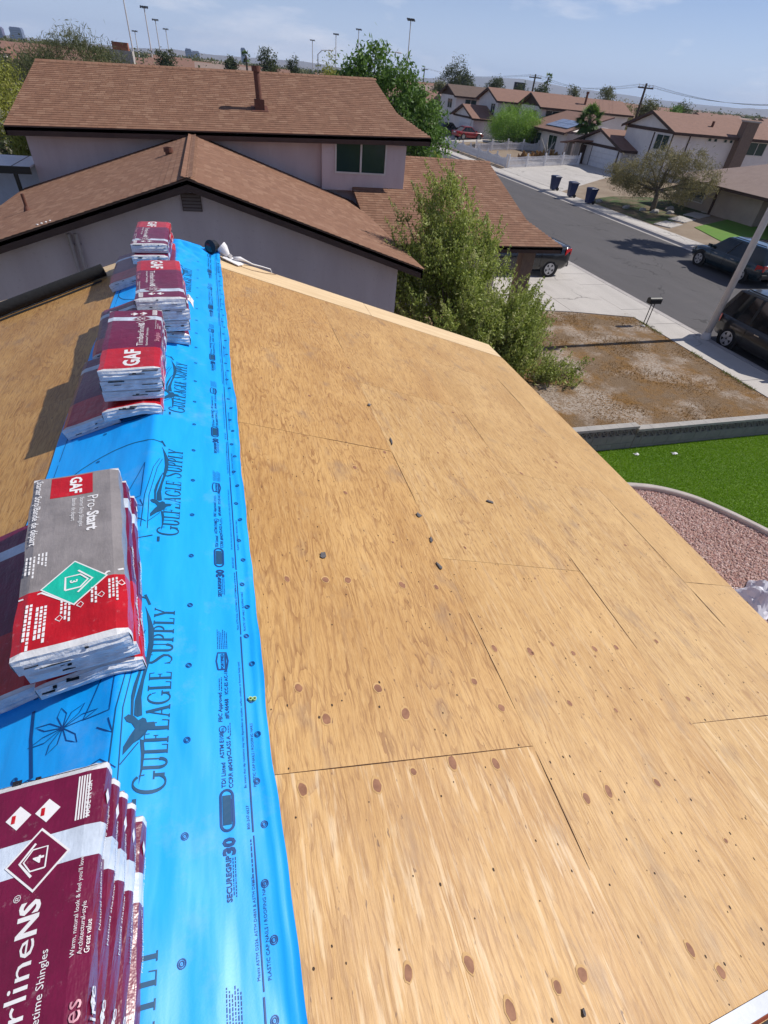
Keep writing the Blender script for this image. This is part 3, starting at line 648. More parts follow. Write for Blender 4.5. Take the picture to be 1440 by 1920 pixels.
for k in range(-1, 6):
    o_ = 1.165*k+.0
    mb = MB(); tf = lambda s, y: (lambda u, v: BP(s-v, y+o_+u, .0021))
    if .42+o_ > 6.7: continue
    mb.text('sec', .0215, tf(.373, .415)); mb.text('30', .050, tf(.386, .555 - .02)); greek(mb, .379, .43+o_, .10, .004, 0, 2); greek(mb, .386, .425+o_, .105, .004, 0, 3)
    bline(mb, circ(.366, .625+o_, .020, 180, 360, 9)+circ(.366, .71+o_, .020, 0, 180, 9)+[(.346,.625+o_)], .004)
    bline(mb, [(.366,.622+o_),(.366,.713+o_)], .0135, 1); bline(mb, [(.379,.63+o_),(.379,.70+o_)], .0025)
    mb.text('tdi', .020, tf(.365, .738)); mb.text('ccrr', .020, tf(.389, .735)); mb.text('astm', .020, tf(.362, .838)); mb.text('cls', .020, tf(.386, .845))
    bline(mb, circ(.360, .945+o_, .0125, 0, 360, 14), .0014); mb.text('etl', .011, tf(.364, .9355)); greek(mb, .380, .93+o_, .03, .004, 0, 5); greek(mb, .387, .92+o_, .05, .004, 0, 6)
    mb.text('fbc', .020, tf(.360, .975)); mb.text('fl', .020, tf(.384, .985)); greek(mb, .352, 1.105+o_, .05, .005, 0, 7); greek(mb, .360, 1.10+o_, .06, .005, 0, 8); mb.text('icc', .018, tf(.384, 1.085))
    bline(mb, [(.348,1.195+o_),(.382,1.195+o_),(.388,1.235+o_),(.382,1.275+o_),(.348,1.275+o_),(.342,1.235+o_),(.348,1.195+o_)], .003); mb.text('fort', .0155, tf(.371, 1.197)); bline(mb, [(.378,1.2+o_),(.378,1.27+o_)], .003)
    for i in range(6): greek(mb, .349+.0075*i, 1.295+o_, .10-.008*(i % 3), .0045, 0, 9+i)
    mb.text('aware', .0118, tf(.434, .73)); mb.text('www', .013, tf(.437, .60)); greek(mb, .437, .45+o_, .12, .006, 0, 33); mb.text('meets', .0118, tf(.440, 1.39-1.165)); mb.text('plas', .0135, tf(.468, .73)); mb.text('plas', .0135, tf(.470, .22))
    bline(mb, [(.447,.20+o_),(.447,.58+o_)], .0020); bline(mb, [(.446,.59+o_),(.446,1.355+o_)], .0026)
    mb.build('printed_label', [INK, GINK], under)
mb = MB()
for i in range(-2, 22):
    y = .608+.305*i
    if y > 6.9: break
    for s, yy in ((.236, y), (.484, y), (.470, y+.14), (-.33, y)):
        for r_ in (.0105, .0058): bline(mb, circ(s, yy, r_, 0, 360, 13), .0014, step=.05)
        bline(mb, [(s-.001, yy), (s+.001, yy)], .001)
    bline(mb, [(-.60, y-.15), (-.60, y+.12)], .0016)
mb.build('printed_target', INK, under, kind='stuff')

# ------------------------------------------------------------------ wrapped shingle bundles stacked along the ridge
BL, BW = 1.0, .35
def bundle(kind, cx, cyy, z, rz, label, h=.08, flip=False, roll=0., drape=0., lettering=True, wob=1., pitch=0.):
    """kind 't' (maroon wrap) or 'p' (grey starter wrap). Local +y runs along the bundle, 0 at the end with the red panel."""
    root = thing('shingle_bundle', (cx, cyy, z), label, 'shingle bundle', 'wrapped shingle bundles along the ridge', rz+(math.pi if flip else 0))
    root.rotation_mode = 'XYZ'; root.rotation_euler = (pitch, roll*(-1 if flip else 1), rz+(math.pi if flip else 0))
    g = random.Random(int(cx*1000)+int(cyy*777)); ph = [g.uniform(0, 6) for _ in range(6)]
    def top(x, y):
        e = 1.
        d = min(BW/2-abs(x), BL/2-abs(y)); e = 1-max(0, (.018-d)/.018)**2*.16
        q = h*e+.0022*math.sin(9*y+ph[0])*wob+.0016*math.sin(23*x+7*y+ph[1])*wob
        return q-drape*abs(x-.06)
    def bot(x, y): return .002-drape*abs(x-.06)
    def edx(y, zf): return BW/2+.0025*math.sin(11*y+ph[2])+.0035*math.sin(zf*math.pi)*1.0+.002*math.sin(31*y+ph[3]+zf*5)
    if kind == 't': yb = [0,.012,.31,.785,.855,.985,1.]; cm = [3,1,0,2,0,3]
    else: yb = [0,.02,.285,.985,1.]; cm = [3,1,4,3]
    ys = []
    for a, b, c in zip(yb[:-1], yb[1:], cm):
        n = max(1, round((b-a)/.045)); ys += [(a+(b-a)*i/n, c) for i in range(n)]
    ys.append((1., 3)); mb = MB(); NX = 10; NZ = 4; rows = []
    for t_, c in ys:
        y = (t_-.5)*BL; r_ = []
        for i in range(NZ+1):
            zf = i/NZ; x = -edx(y, zf); r_.append((x, y, bot(-BW/2, y)+(top(-BW/2+.001, y)-bot(-BW/2, y))*zf))
        for i in range(1, NX): x = -BW/2+BW*i/NX; r_.append((x, y, top(x, y)))
        for i in range(NZ+1):
            zf = 1-i/NZ; x = edx(y, zf); r_.append((x, y, bot(BW/2, y)+(top(BW/2-.001, y)-bot(BW/2, y))*zf))
        for i in range(1, NX): x = BW/2-BW*i/NX; r_.append((x, y, bot(x, y)))
        rows.append(r_)
    n = len(rows[0])
    for j in range(len(rows)-1):
        mb.add(rows[j]+rows[j+1], [(i, n+i, n+(i+1) % n, (i+1) % n) for i in range(n)], ys[j][1])
    mb.build('wrapper', [MAROON, RED, BAND, WHITEW, GREYW], root, smooth=False, local=True)
    for sg in (-1, 1):      # gathered white plastic at the two ends, dark slots between the shingle courses
        mb = MB(); yv = sg*BL/2; prof = []; cols = 14; rws = 7
        for a in range(rws+1):
            zf = a/rws; r_ = []
            for b in range(cols+1):
                x = -BW/2+BW*b/cols; zz = bot(x, yv)+(top(x*.99, yv*.995)-bot(x, yv))*zf
                bulge = .006*math.sin(math.pi*zf)+.0035*math.sin(zf*19+x*8+ph[4])+g.uniform(-.0022, .0022)
                if b in (0, cols) or a in (0, rws): bulge = .0006
                r_.append((x, yv+sg*bulge, zz))
            prof.append(r_)
        cc = cols+1; vs = [p for q in prof for p in q]
        mb.add(vs, [(a*cc+b, a*cc+b+1, (a+1)*cc+b+1, (a+1)*cc+b) if sg < 0 else (a*cc+b+1, a*cc+b, (a+1)*cc+b, (a+1)*cc+b+1) for a in range(rws) for b in range(cols)])
        mb.build('end_wrap', ENDM, root, local=True)
        mb = MB()
        for _ in range(3):
            x0 = g.uniform(-BW/2+.01, BW/2-.1); l_ = g.choice((.012, .02, .04, .09)); zf = g.choice((.25, .45, .55, .72, .85)); hh = g.uniform(.0006, .0016)*(1.6 if l_ < .03 else 1)
            zz = bot(x0, 0)+(h)*zf; mb.box(x0, x0+l_, yv+sg*.0015-.009, yv+sg*.0015+.009, zz-hh, zz+hh)
        mb.build('end_crease', BLK, root, local=True, kind='stuff')
    P = lambda x, y, l_=.0012: (x, y, top(max(min(x, BW/2-.001), -BW/2+.001), y)+l_)
    if lettering and kind == 't':
        up = lambda x0, t0: (lambda u, v: P(x0-v, (t0-.5)*BL+u)); up2 = lambda x0, t0, k: (lambda u, v: P(x0-v, (t0-.5)*BL+u*k))
        def line(key, size, fn, m=WTXT):
            q = MB(); q.text(key, size, fn); q.build('lettering', m, root, local=True)
        wd = TXT['Timberline'][2]; kt = .325/(wd*.056)
        line('GAF', .130, up(.055, .035)); line('Timberline', .056, up2(.068, .332, kt)); line('NS', .054, up2(.068, .662, .066/(TXT['NS'][2]*.054))); line('r', .02, up(.028, .732)); line('sub', .0205, up(.097, .335))
        line('w1', .0125, up(.147, .60)); line('w2', .0125, up(.161, .60)); line('w3', .0125, up(.173, .60)); line('made', .014, up(.150, .872)); line('Shingles', .043, up(.168, .395), PTXT)
        mb = MB()
        for q in range(5): mb.poly([P(.118+.006*q, .37), P(.1215+.006*q, .37), P(.1215+.006*q, .475), P(.118+.006*q, .475)])
        mb.build('stripe_flag', WTXT, root, local=True, kind='stuff')
        for cxx in (-.006, .056):
            mb = MB(); mb.poly([P(cxx-.027, .412), P(cxx, .412-.027), P(cxx+.027, .412), P(cxx, .412+.027)])
            mb.poly([P(cxx-.014, .402,.0022), P(cxx-.006, .402,.0022), P(cxx-.006, .42,.0022), P(cxx-.014, .42,.0022)], 1); mb.build('diamond_mark', [WTXT, RED], root, local=True)
        mb = MB(); c = (.050, .308)
        dia = lambda r_, l_, m: mb.poly([P(c[0]-r_, c[1], l_), P(c[0], c[1]-r_, l_), P(c[0]+r_, c[1], l_), P(c[0], c[1]+r_, l_)], m)
        dia(.066, .0018, 1); dia(.060, .0024, 0)
        for A in ([(-.018,-.022),(.012,-.022),(.028,0),(.012,.022),(-.018,.022),(-.018,-.022)],):
            A = [(x*-1, y) for x, y in A]; v, f = ribbon([(c[0]+x*1., c[1]+y, .0016) for x, y in A]); mb.add([P(p[0], p[1], .003) for p in v], f, 1)
        v, f = ribbon([(c[0]-.008, c[1]-.034, .0025), (c[0]-.036, c[1], .0025), (c[0]-.008, c[1]+.034, .0025)]); mb.add([P(p[0], p[1], .003) for p in v], f, 1)
        mb.text('4', .03, lambda u, v: P(c[0]+.012-v, c[1]-.009+u, .003), 1)
        mb.build('badge', [MAROON, WTXT], root, local=True)
    if kind == 'p':         # read from the other end: baseline towards -x, text runs towards -y
        dn_ = lambda x0, t0: (lambda u, v: P(x0+v, (t0-.5)*BL-u, .0028))
        
        def q4(a, b, t0, t1, m, l_):
            for i in range(5):
                for j in range(5):
                    x0, x1, u0, u1 = a+(b-a)*i/5, a+(b-a)*(i+1)/5, (t0+(t1-t0)*j/5-.5)*BL, (t0+(t1-t0)*(j+1)/5-.5)*BL
                    mb.poly([P(x0, u0, l_), P(x1, u0, l_), P(x1, u1, l_), P(x0, u1, l_)], m)
        mb = MB(); q4(-.098, .068, .825, .975, 0, .0012); mb.build('panel', RED, root, local=True)
        def line(key, size, fn, m=WTXT):
            q = MB(); q.text(key, size, fn); q.build('lettering', m, root, local=True)
        line('GAF', .066, dn_(-.022, .962)); line('ProS', .062, dn_(.048, .80)); line('Start', .062, dn_(.048, .80-TXT['ProS'][2]*.062-.01)); line('p1', .024, dn_(.018, .80)); line('p2', .024, dn_(-.012, .80)); line('p3', .036, dn_(-.155, .965))
        mb = MB()
        def para(x, t0, ln, rows_, sz, seed):
            gg = random.Random(seed)
            for i in range(rows_):
                u = 0
                while u < ln*(1-.12*(i % 3)):
                    w_ = gg.uniform(.008, .022); a, b = (t0-.5)*BL-u, (t0-.5)*BL-u-w_; xx = x-i*.0125
                    mb.poly([P(xx, b, .0022), P(xx+sz, b, .0022), P(xx+sz, a, .0022), P(xx, a, .0022)]); u += w_+.005
        para(-.135, .47, .10, 3, .006, 1); para(-.095, .48, .07, 3, .006, 2); para(-.13, .225, .19, 2, .008, 3); para(-.085, .205, .17, 3, .008, 4); para(-.01, .22, .10, 3, .007, 5); para(.075, .24, .07, 2, .007, 6); para(.145, .265, .11, 3, .007, 7)
        for x, t_ in ((-.035, .13), (.03, .17), (.098, .195), (.165, .235)):
            r_ = .014; a = (t_-.5)*BL; v, f = ribbon([(x-r_, a, .0015), (x, a-r_, .0015), (x+r_*.6, a, .0015), (x, a+r_, .0015), (x-r_, a, .0015)]); mb.add([P(p[0], p[1], .0022) for p in v], f)
        v, f = ribbon([(-BW/2+.003, (.265-.5), .004), (-.098, (.272-.5), .004), (.008, (.285-.5)-.108, .004), (.118, (.305-.5), .004), (BW/2-.003, (.312-.5), .004)]); mb.add([P(p[0], p[1], .0018) for p in v], f)
        mb.build('small_print', WTXT, root, local=True, kind='stuff')
        c = (.008, -.214); mb = MB(); dia = lambda r_, l_, m: mb.poly([P(c[0]-r_, c[1], l_), P(c[0], c[1]-r_, l_), P(c[0]+r_, c[1], l_), P(c[0], c[1]+r_, l_)], m)
        dia(.112, .0024, 1); dia(.105, .003, 0)
        for A in ([(-.03,-.032),(.02,-.032),(.045,0),(.02,.032),(-.03,.032),(-.03,-.032)], [(.012,-.055),(.06,0),(.012,.055)]):
            v, f = ribbon([(c[0]+x, c[1]+y, .0035) for x, y in A]); mb.add([P(p[0], p[1], .0038) for p in v], f, 1)
        mb.text('3', .035, lambda u, v: P(c[0]-.014+v, c[1]+.011-u, .0038), 1)
        mb.build('badge', [TEAL, WTXT], root, local=True)
    # print on the long sides
    if kind == 't':
        for t0, key, sz in ((.33, 'Timberline', .05), (.06, 'stalk', .03), (.64, 'sub', .018)):
            v, f, wd = TXT[key]; mb = MB(); sg = -1 if flip else 1
            mb.add([(sg*(edx((t0-.5)+(p[0]*sz), .5)+.0022), (t0-.5)*BL+(p[0]*sz if sg > 0 else wd*sz-p[0]*sz), bot(BW/2*sg, 0)+h*.30+p[1]*sz) for p in v], f)
            mb.build('side_print', WTXT, root, local=True)
        mb = MB()
        for t_ in (.20, .52, .92):
            mb.poly([(sg*(edx(t_-.5+a, .5)+.0008), (t_-.5)+a, bot(BW/2*sg, 0)+h*z) for a, z in ((-.02, .5), (0, .25), (.02, .5), (0, .72))])
        mb.build('side_mark', WTXT, root, local=True, kind='stuff')
    return root
hz = H
# nearest stack
for i, (dx, dy, rz, lab) in enumerate(((.010, -.012, .03, 'maroon shingle bundle lowest of the nearest stack'), (.006, -.004, .038, 'maroon shingle bundle second from the bottom of the nearest stack'), (.001, .004, .042, 'maroon shingle bundle in the middle of the nearest stack'),
        (-.004, .014, .048, 'maroon shingle bundle just under the top of the nearest stack'), (-.008, .03, .055, 'maroon shingle bundle with white 4 badge topping the nearest stack'))):
    bundle('t', -.045+dx, .165+dy, hz+.012+.0655*i, rz, lab, .065, lettering=i == 4, drape=.25 if i == 0 else .06 if i == 1 else 0)
bundle('t', -.44, .24, hz-.44*TN+.012, .06, 'maroon bundle tilted on the shaded slope beside the nearest stack', .085, roll=-SLP, lettering=False)
# starter strip stack
bundle('t', -.150, 1.675, hz+.010, .12, 'maroon bundle at the bottom of the stack under the grey starter bundle', .075, drape=.15, lettering=False)
bundle('t', -.155, 1.675, hz+.088, .135, 'maroon bundle directly beneath the grey starter strip bundle', .076, lettering=False)
bundle('p', -.160, 1.655, hz+.168, .142, 'grey and red starter strip bundle with a turquoise badge', .092)
bundle('t', -.49, 1.70, hz-.49*TN+.012, .10, 'maroon bundle lying in shade left of the grey starter strip stack', .09, roll=-SLP, lettering=False)
# middle stack
bundle('t', -.150, 3.59, hz+.010, .04, 'red ended bundle on the ridge at the bottom of the middle stack', .078, drape=.16, lettering=False)
for i, lab in enumerate(('maroon bundle lowest of the three flush bundles in the middle stack', 'maroon bundle second from the top of the middle stack', 'maroon and red bundle on top of the middle stack, lettering reading away')):
    bundle('t', -.122+.004*i, 3.635-.006*i, hz+.090+.0725*i, .036+.006*i, lab, .072, lettering=i == 2)
bundle('t', -.40, 3.63, hz-.40*TN+.012, .02, 'maroon bundle slumped on the shaded slope under the middle stack', .085, roll=-SLP, lettering=False)
# fourth stack
for i, (dx, dy, rz, lab) in enumerate(((-.035, .09, .09, 'torn maroon bundle at the bottom of the fourth stack'), (.0, .05, .06, 'maroon bundle second from the bottom of the fourth stack'),
        (.005, .03, .09, 'maroon bundle just below the top of the fourth stack'), (0, 0, .074, 'maroon bundle with red far end topping the fourth stack'))):
    bundle('t', .007+dx, 4.646+dy, hz+.012+.0925*i, rz, lab, .09, flip=True, lettering=i == 3, drape=.2 if i == 0 else 0)
bundle('t', -.40, 4.72, hz-.40*TN+.012, .06, 'maroon bundle on the shaded slope left of the fourth stack', .085, roll=-SLP, lettering=False)
# farthest stack
for i, (dx, dy, rz, lab) in enumerate(((.02, .02, .03, 'maroon bundle at the bottom of the farthest stack'), (.0, -.06, .0, 'maroon bundle in the middle of the farthest stack'), (0, 0, .015, 'maroon bundle with red far end topping the farthest stack by the gable'))):
    bundle('t', -.20+dx, 6.56+dy, hz+.012+.0925*i, rz, lab, .088, flip=True, lettering=i == 2, drape=.2 if i == 0 else 0)
bundle('t', -.50, 6.58, hz-.50*TN+.012, .03, 'dark wrapped bundle on the shaded slope beside the farthest stack', .088, roll=-SLP, lettering=False)
# torn plastic fluttering from the fourth stack
mb = MB(); vs = []
for i in range(6):
    for j in range(4): vs.append((.19+.016*j+.004*math.sin(i*2), 4.60+.03*i, H+.20+.02*math.sin(i*1.3+j)-.006*j*j))
mb.add(vs, [(i*4+j, i*4+j+1, (i+1)*4+j+1, (i+1)*4+j) for i in range(5) for j in range(3)])
mb.build('torn_wrap', WHITEW, base=(.2, 4.7, H+.2), label='torn white plastic wrap flap on the right side of the fourth stack', cat='plastic scrap')
# roll of felt on the left slope
rl = thing('felt_roll', (-1.4, 6.95, H-1.4*TN), 'black roll of roofing felt lying on the shaded slope by the gable edge', 'felt roll')
rr = .066; a = Vector(RP(-.86, 6.86, rr+.006)); b = Vector(RP(-2.12, 6.62, rr+.006))
mb = MB(); mb.tube([a, b], rr, 26, cap=False); o = mb.build('roll_body', FELT, rl, smooth=True)
for e, dr in ((a, (a-b).normalized()), (b, (b-a).normalized())):
    mb = MB()
    for i in range(6):
        r0, r1 = rr*(1-i/6.5), rr*(1-(i+.8)/6.5); u = dr.orthogonal().normalized(); v = dr.cross(u); n = 22; c0 = e-dr*(.004*(i % 2))
        ring = [[c0+(u*math.cos(2*math.pi*k/n)+v*math.sin(2*math.pi*k/n))*q for k in range(n)] for q in (r0, r1)]
        mb.loft(ring, 0, 0, cap=False)
    mb.disc(e-dr*.006, dr, rr*.98, 20); mb.build('roll_end', FELT, rl)
mb = MB(); q = [RP(-.9-.2*i, 6.73-.038*i+.012*math.sin(i*1.7), .009) for i in range(7)]; p2 = [RP(-.9-.2*i, 6.67-.038*i, .006) for i in range(7)]
mb.add(q+p2, [(i, i+1, 8+i, 7+i) for i in range(6)]); mb.build('loose_flap', FELT, rl)
# the twin floodlight lying on the gable end of the deck
fl = thing('flood_light', RP(.52, 7.2, .02), 'white twin floodlight with a cord lying at the gable end of the deck', 'flood light')
c0 = Vector(RP(.60, 7.22, .012)); mb = MB()
mb.prism([RP(.52,7.14,.03), RP(.72,7.08,.014), RP(.80,7.20,.02), RP(.60,7.32,.04)], (0, 0, .012)); mb.build('base_plate', WHT, fl, bevel=.003)
h1 = Vector(RP(.40, 7.26, .10)); h2 = Vector(RP(.53, 7.24, .09))
mb = MB(); mb.tube([h1+Vector((.06,.05,-.01)), h1+Vector((.02,.02,0)), h1+Vector((-.035,-.06,.01))], [.035,.07,.08], 18); mb.build('lamp_housing', BLKM, fl, smooth=False)
mb = MB(); mb.disc(h1+Vector((-.034,-.061,.012)), Vector((-.35,-.75,.15)), .062, 18); mb.build('lamp_glass', GLASS, fl)
mb = MB(); mb.tube([h2+Vector((.05,-.02,-.045)), h2+Vector((.03,-.01,-.02)), h2+Vector((0,.02,.02)), h2+Vector((-.03,.03,.05))], [.03,.045,.066,.074], 18); mb.build('lamp_housing', WHT, fl)
mb = MB(); mb.tube([c0+Vector((.02,0,.03)), c0+Vector((.05,.01,.06))], [.028,.02], 12); mb.tube([h1+Vector((.05,.03,-.02)), c0+Vector((0,0,.03)), h2+Vector((.04,0,-.03))], .012, 8); mb.build('bracket', METAL, fl)
mb = MB(); q = [RP(.66,7.2,.055), RP(.74,7.22,.075), RP(.82,7.26,.06), RP(.92,7.33,.03), RP(1.05,7.36,.03), RP(1.16,7.37,.03), RP(1.20,7.38,-.03), RP(1.22,7.39,-.02)]
mb.tube(q, [.022,.024,.012,.009,.009,.009,.009,.006], 8); mb.build('cord', WHT, fl, smooth=True)
mb = MB(); mb.tube([RP(.74,7.10,.016), RP(.9,7.12,.008), RP(1.1,7.2,.008), RP(1.24,7.3,.010)], .0035, 6); mb.build('bare_wire', RUST, fl)
# half dried bit of litter on the sheet near its right edge
mb = MB()
for dx in (0, .016): mb.tube([BP(.466+dx, 1.056, .001), BP(.466+dx, 1.057, .012)], .0085, 10); mb.tube([BP(.466+dx, 1.056, .012), BP(.466+dx, 1.057, .0135)], .0045, 8, 1)
mb.build('cap_nail', [M('cap_green', (.35, .55, .22), rough=.4), BLK], base=BP(.47, 1.056), label='pair of pale green plastic cap washers on the blue sheet edge', cat='cap nail')

# ------------------------------------------------------------------ the neighbouring house
nb = thing('neighbour_house', (0, 16, 0), 'pinkish stucco two storey house with brown shingle roofs beyond the bare deck', 'house')
def interval(poly, v):
    us = []
    n = len(poly)
    for i in range(n):
        (a, b), (c, d) = poly[i], poly[(i+1) % n]
        if (b-v)*(d-v) <= 0 and b != d: us.append(a+(c-a)*(v-b)/(d-b))
    return (min(us), max(us)) if len(us) > 1 else None
TABM = {}
def tab_mesh(wd, tt, exp):
    key = (wd, round(tt, 2), exp)
    if key not in TABM:
        mb = MB(); mb.add([(0,0,.013),(wd,0,.013),(wd,exp+.01,.004),(0,exp+.01,.004),(0,0,0),(wd,0,0)], [(0,1,2,3),(4,5,1,0),(0,3,4),(1,5,2)], 0, max(tt, .001))
        me = bpy.data.meshes.new('shingle'); me.from_pydata(mb.v, [], mb.f); me.materials.append(SHIN)
        at = me.attributes.new('tint', 'FLOAT', 'FACE'); at.data.foreach_set('value', mb.t); TABM[key] = me
    return TABM[key]
def shingles(parent, o, u, v, poly, exp=.143, singles=0, seed=1):
    g = random.Random(seed); o, u, v = Vector(o), Vector(u).normalized(), Vector(v).normalized(); n = u.cross(v)
    if n.z < 0: n = -n
    vmax = max(p[1] for p in poly); mb = MB(); cand = []; pos = Vector((.558, 0, 6.25))
    for k in range(int(vmax/exp)+1):
        vv = k*exp; it = interval(poly, min(vv+exp*.5, vmax-.001))
        if not it: continue
        x = it[0]-g.uniform(0, .2)
        while x < it[1]:
            wd = g.choice((.16, .22, .28)); tt = g.choice((0, .0, .15, .3, .55, .85)) if g.random() < .72 else 0.
            a, b = max(x, it[0]), min(x+wd-.003, it[1])
            if b-a > .02:
                full = a == x and b == x+wd-.003
                c = o+u*((a+b)/2)+v*vv
                cand.append(((c-pos).length if full else 1e9, a, b, vv, tt, wd))
            x += wd
    cand.sort(key=lambda c: c[0])
    off = parent.location
    for i, (d, a, b, vv, tt, wd) in enumerate(cand):
        if i < singles and d < 1e8:
            me = tab_mesh(round(wd-.003, 3), tt, exp); s = bpy.data.objects.new('shingle', me); COL.objects.link(s); s.parent = parent
            p = o+u*a+v*vv-off
            uu = u if u.cross(v).z > 0 else u
            s.matrix_local = Matrix(((u.x, v.x, n.x, p.x), (u.y, v.y, n.y, p.y), (u.z, v.z, n.z, p.z), (0, 0, 0, 1)))
        else:
            P = lambda q, r, h: o+u*q+v*r+n*h
            mb.add([P(a, vv, .013), P(b, vv, .013), P(b, vv+exp+.01, .004), P(a, vv+exp+.01, .004), P(a, vv, 0), P(b, vv, 0)], [(0,1,2,3),(4,5,1,0)], 0, max(tt, .001))
    mb.build('shingles', SHIN, parent, kind='stuff')
# low front gable: ridge at x = 0, rake at y = 12
EX = 5.05; ZE = H-EX*TN; LS = EX/CS
mb = MB()
mb.prism([(-EX,12.0,ZE),(0,12.0,H),(EX,12.0,ZE),(EX,12.0,ZE-.1),(0,12.0,H-.1),(-EX,12.0,ZE-.1)], (0, 8.0, 0)); mb.build('roof_deck', SHIND, nb)
shingles(nb, (EX+.03, 12.0, ZE-.01+.004), (0,1,0), (-CS,0,SN), [(-.03,0),(8,0),(8,LS),(-.03,LS)], singles=170, seed=3)
shingles(nb, (-EX-.03, 12.0, ZE-.01+.004), (0,1,0), (CS,0,SN), [(-.03,0),(8,0),(8,LS),(-.03,LS)], singles=130, seed=4)
capm = None
for i in range(43):      # ridge caps, overlapping towards the wall
    y = 11.96+.19*i; tt = rnd.choice((.25, .5, .7, .9, .4)); mb = MB()
    r_ = [[(-.15, yy, H-.15*TN+.012+l_), (-.05, yy, H-.012+.012+l_), (.0, yy, H+.018+l_-.004), (.05, yy, H-.012+.012+l_), (.15, yy, H-.15*TN+.012+l_)] for yy, l_ in ((y, .014), (y+.28, .004))]
    q = [[(p[0], p[1], p[2]-.012) for p in r_[0]], r_[0], r_[1]]
    mb.loft(q, 0, tt, cap=False, closed=False); mb.build('ridge_cap', SHIN, nb)
mb = MB()
for sg in (-1, 1):
    mb.prism([(0,12.0,H-.03),(sg*EX,12.0,ZE-.03),(sg*EX,12.0,ZE-.22),(0,12.0,H-.22)], (0,.045,0))
mb.build('rake_fascia', BRN, nb)
mb = MB(); mb.prism([(sg_*EX,12.0,ZE-.03) for sg_ in (1,)]+[(EX,19.6,ZE-.03),(EX,19.6,ZE-.2),(EX,12.0,ZE-.2)], (-.04,0,0)); mb.prism([(-EX,12.0,ZE-.03),(-EX,20,ZE-.03),(-EX,20,ZE-.2),(-EX,12.0,ZE-.2)], (.04,0,0)); mb.build('eave_fascia', BRN, nb)
mb = MB(); XW = 4.55
mb.prism([(-XW,12.42,0),(XW,12.42,0),(XW,12.42,H-.13-XW*TN),(0,12.42,H-.13),(-XW,12.42,H-.13-XW*TN)], (0,.15,0))
mb.box(XW-.15, XW, 12.57, 16.9, 0, ZE+.1); mb.box(-XW, -XW+.15, 12.57, 20, 0, ZE+.1)
mb.build('wall', STUC, nb)
v_ = None
mb = MB(); mb.box(-.185,.195,12.385,12.43,3.87,4.19); mb.build('gable_vent', BRN, nb)
vent = nb.children[-1]
mb = MB()
for i in range(5): mb.prism([(-.175,12.37,3.885+.06*i),(.185,12.37,3.885+.06*i),(.185,12.385,3.925+.06*i),(-.175,12.385,3.925+.06*i)], (0,.006,0))
for o_ in (vent,): mb.build('vent_slat', M('vent_slat', (.20,.16,.15), rough=.8), o_)
for x in (-2.43, -2.30):
    mb = MB(); mb.tube([(x,12.34,3.42),(x,12.34,1.2)], .036, 10)
    for z in (3.2, 2.3): mb.box(x-.05,x+.05,12.34,12.42,z,z+.03)
    mb.build('conduit_pipe', M('conduit', (.40,.35,.345), rough=.6), nb, smooth=False)
def roof_pipe(x, y, z, h, r, cone=True, cap=False, lean=0):
    mb = MB()
    if cone: mb.tube([(x,y,z-.04),(x,y,z+.04),(x,y,z+.10)], [r*2.6, r*1.9, r*1.15], 12)
    mb.tube([(x,y,z-.05),(x,y,z+h)], r, 12)
    if cap: mb.tube([(x,y,z+h-.10),(x,y,z+h+.0)], r*1.35, 12)
    return mb.build('vent_pipe', RUST, nb)
roof_pipe(-.56, 16.6, H-.56*TN, .16, .085, cone=False, cap=True); roof_pipe(-3.7, 14.75, H-3.7*TN, .34, .035)
mb = MB()
for i in range(4): mb.blob((-2.86+.075*i, 12.13+.02*i, H-2.86*TN+.03+.02*i), .022, .03, .012, 0, 0, 6, 4)
mb.build('bird_dropping', WHT, nb, kind='stuff')
# upper storey
YU, ZL, ZR = 19.47, 4.44, 4.86      # eave line (the old house has settled a little to the left)
def zu(x): return ZL+(ZR-ZL)*(x+4.95)/12.5
TU = .315; YR = 23.75
def UP(x, y, h=0.): return (x, y, zu(x)+(min(y, 2*YR-y)-YU)*TU+h)
OUT = [(-4.95,YU),(7.58,YU),(6.80,21.1),(6.58,YR),(-4.62,YR)]
mb = MB(); mb.prism([UP(x, y) for x, y in OUT], (0,0,-.10)); mb.prism([UP(x, y) for x, y in [(-4.62,YR),(6.58,YR),(6.9,28),(-4.95,28)]], (0,0,-.10)); mb.build('roof_deck', SHIND, nb)
sl_u = math.atan(TU); cu, su = math.cos(sl_u), math.sin(sl_u); dirx = Vector((12.5,0,ZR-ZL)).normalized()
shingles(nb, UP(-4.95, YU, .005), dirx, (0,cu,su), [(0,-.03),(12.55,-.03),(11.76,1.63/cu),(11.55,(YR-YU)/cu),(.33,(YR-YU)/cu)], seed=5)
mb = MB()
for i in range(54):
    x = -4.62+.208*i; p = UP(x, YR, .0); mb.loft([[(xx, YR-.14, UP(xx, YR-.14, l_)[2]+.014), (xx, YR, UP(xx, YR, l_)[2]+.02), (xx, YR+.14, UP(xx, YR+.14, l_)[2]+.014)] for xx, l_ in ((x+.27, .002), (x, .012))], 0, rnd.choice((.01, .2, .4, .01)), cap=False, closed=False)
mb.build('ridge_caps', SHIN, nb, kind='stuff')
mb = MB(); mb.prism([UP(-4.95,YU,-.02), UP(7.58,YU,-.02), UP(7.58,YU,-.22), UP(-4.95,YU,-.22)], (0,.045,0)); mb.build('eave_fascia', BRN, nb)
mb = MB(); mb.prism([UP(7.58,YU,-.02),UP(6.80,21.1,-.02),UP(6.80,21.1,-.2),UP(7.58,YU,-.2)], (-.04,0,0)); mb.prism([UP(6.80,21.1,-.02),UP(6.58,YR,-.02),UP(6.58,YR,-.2),UP(6.80,21.1,-.2)], (-.04,0,0))
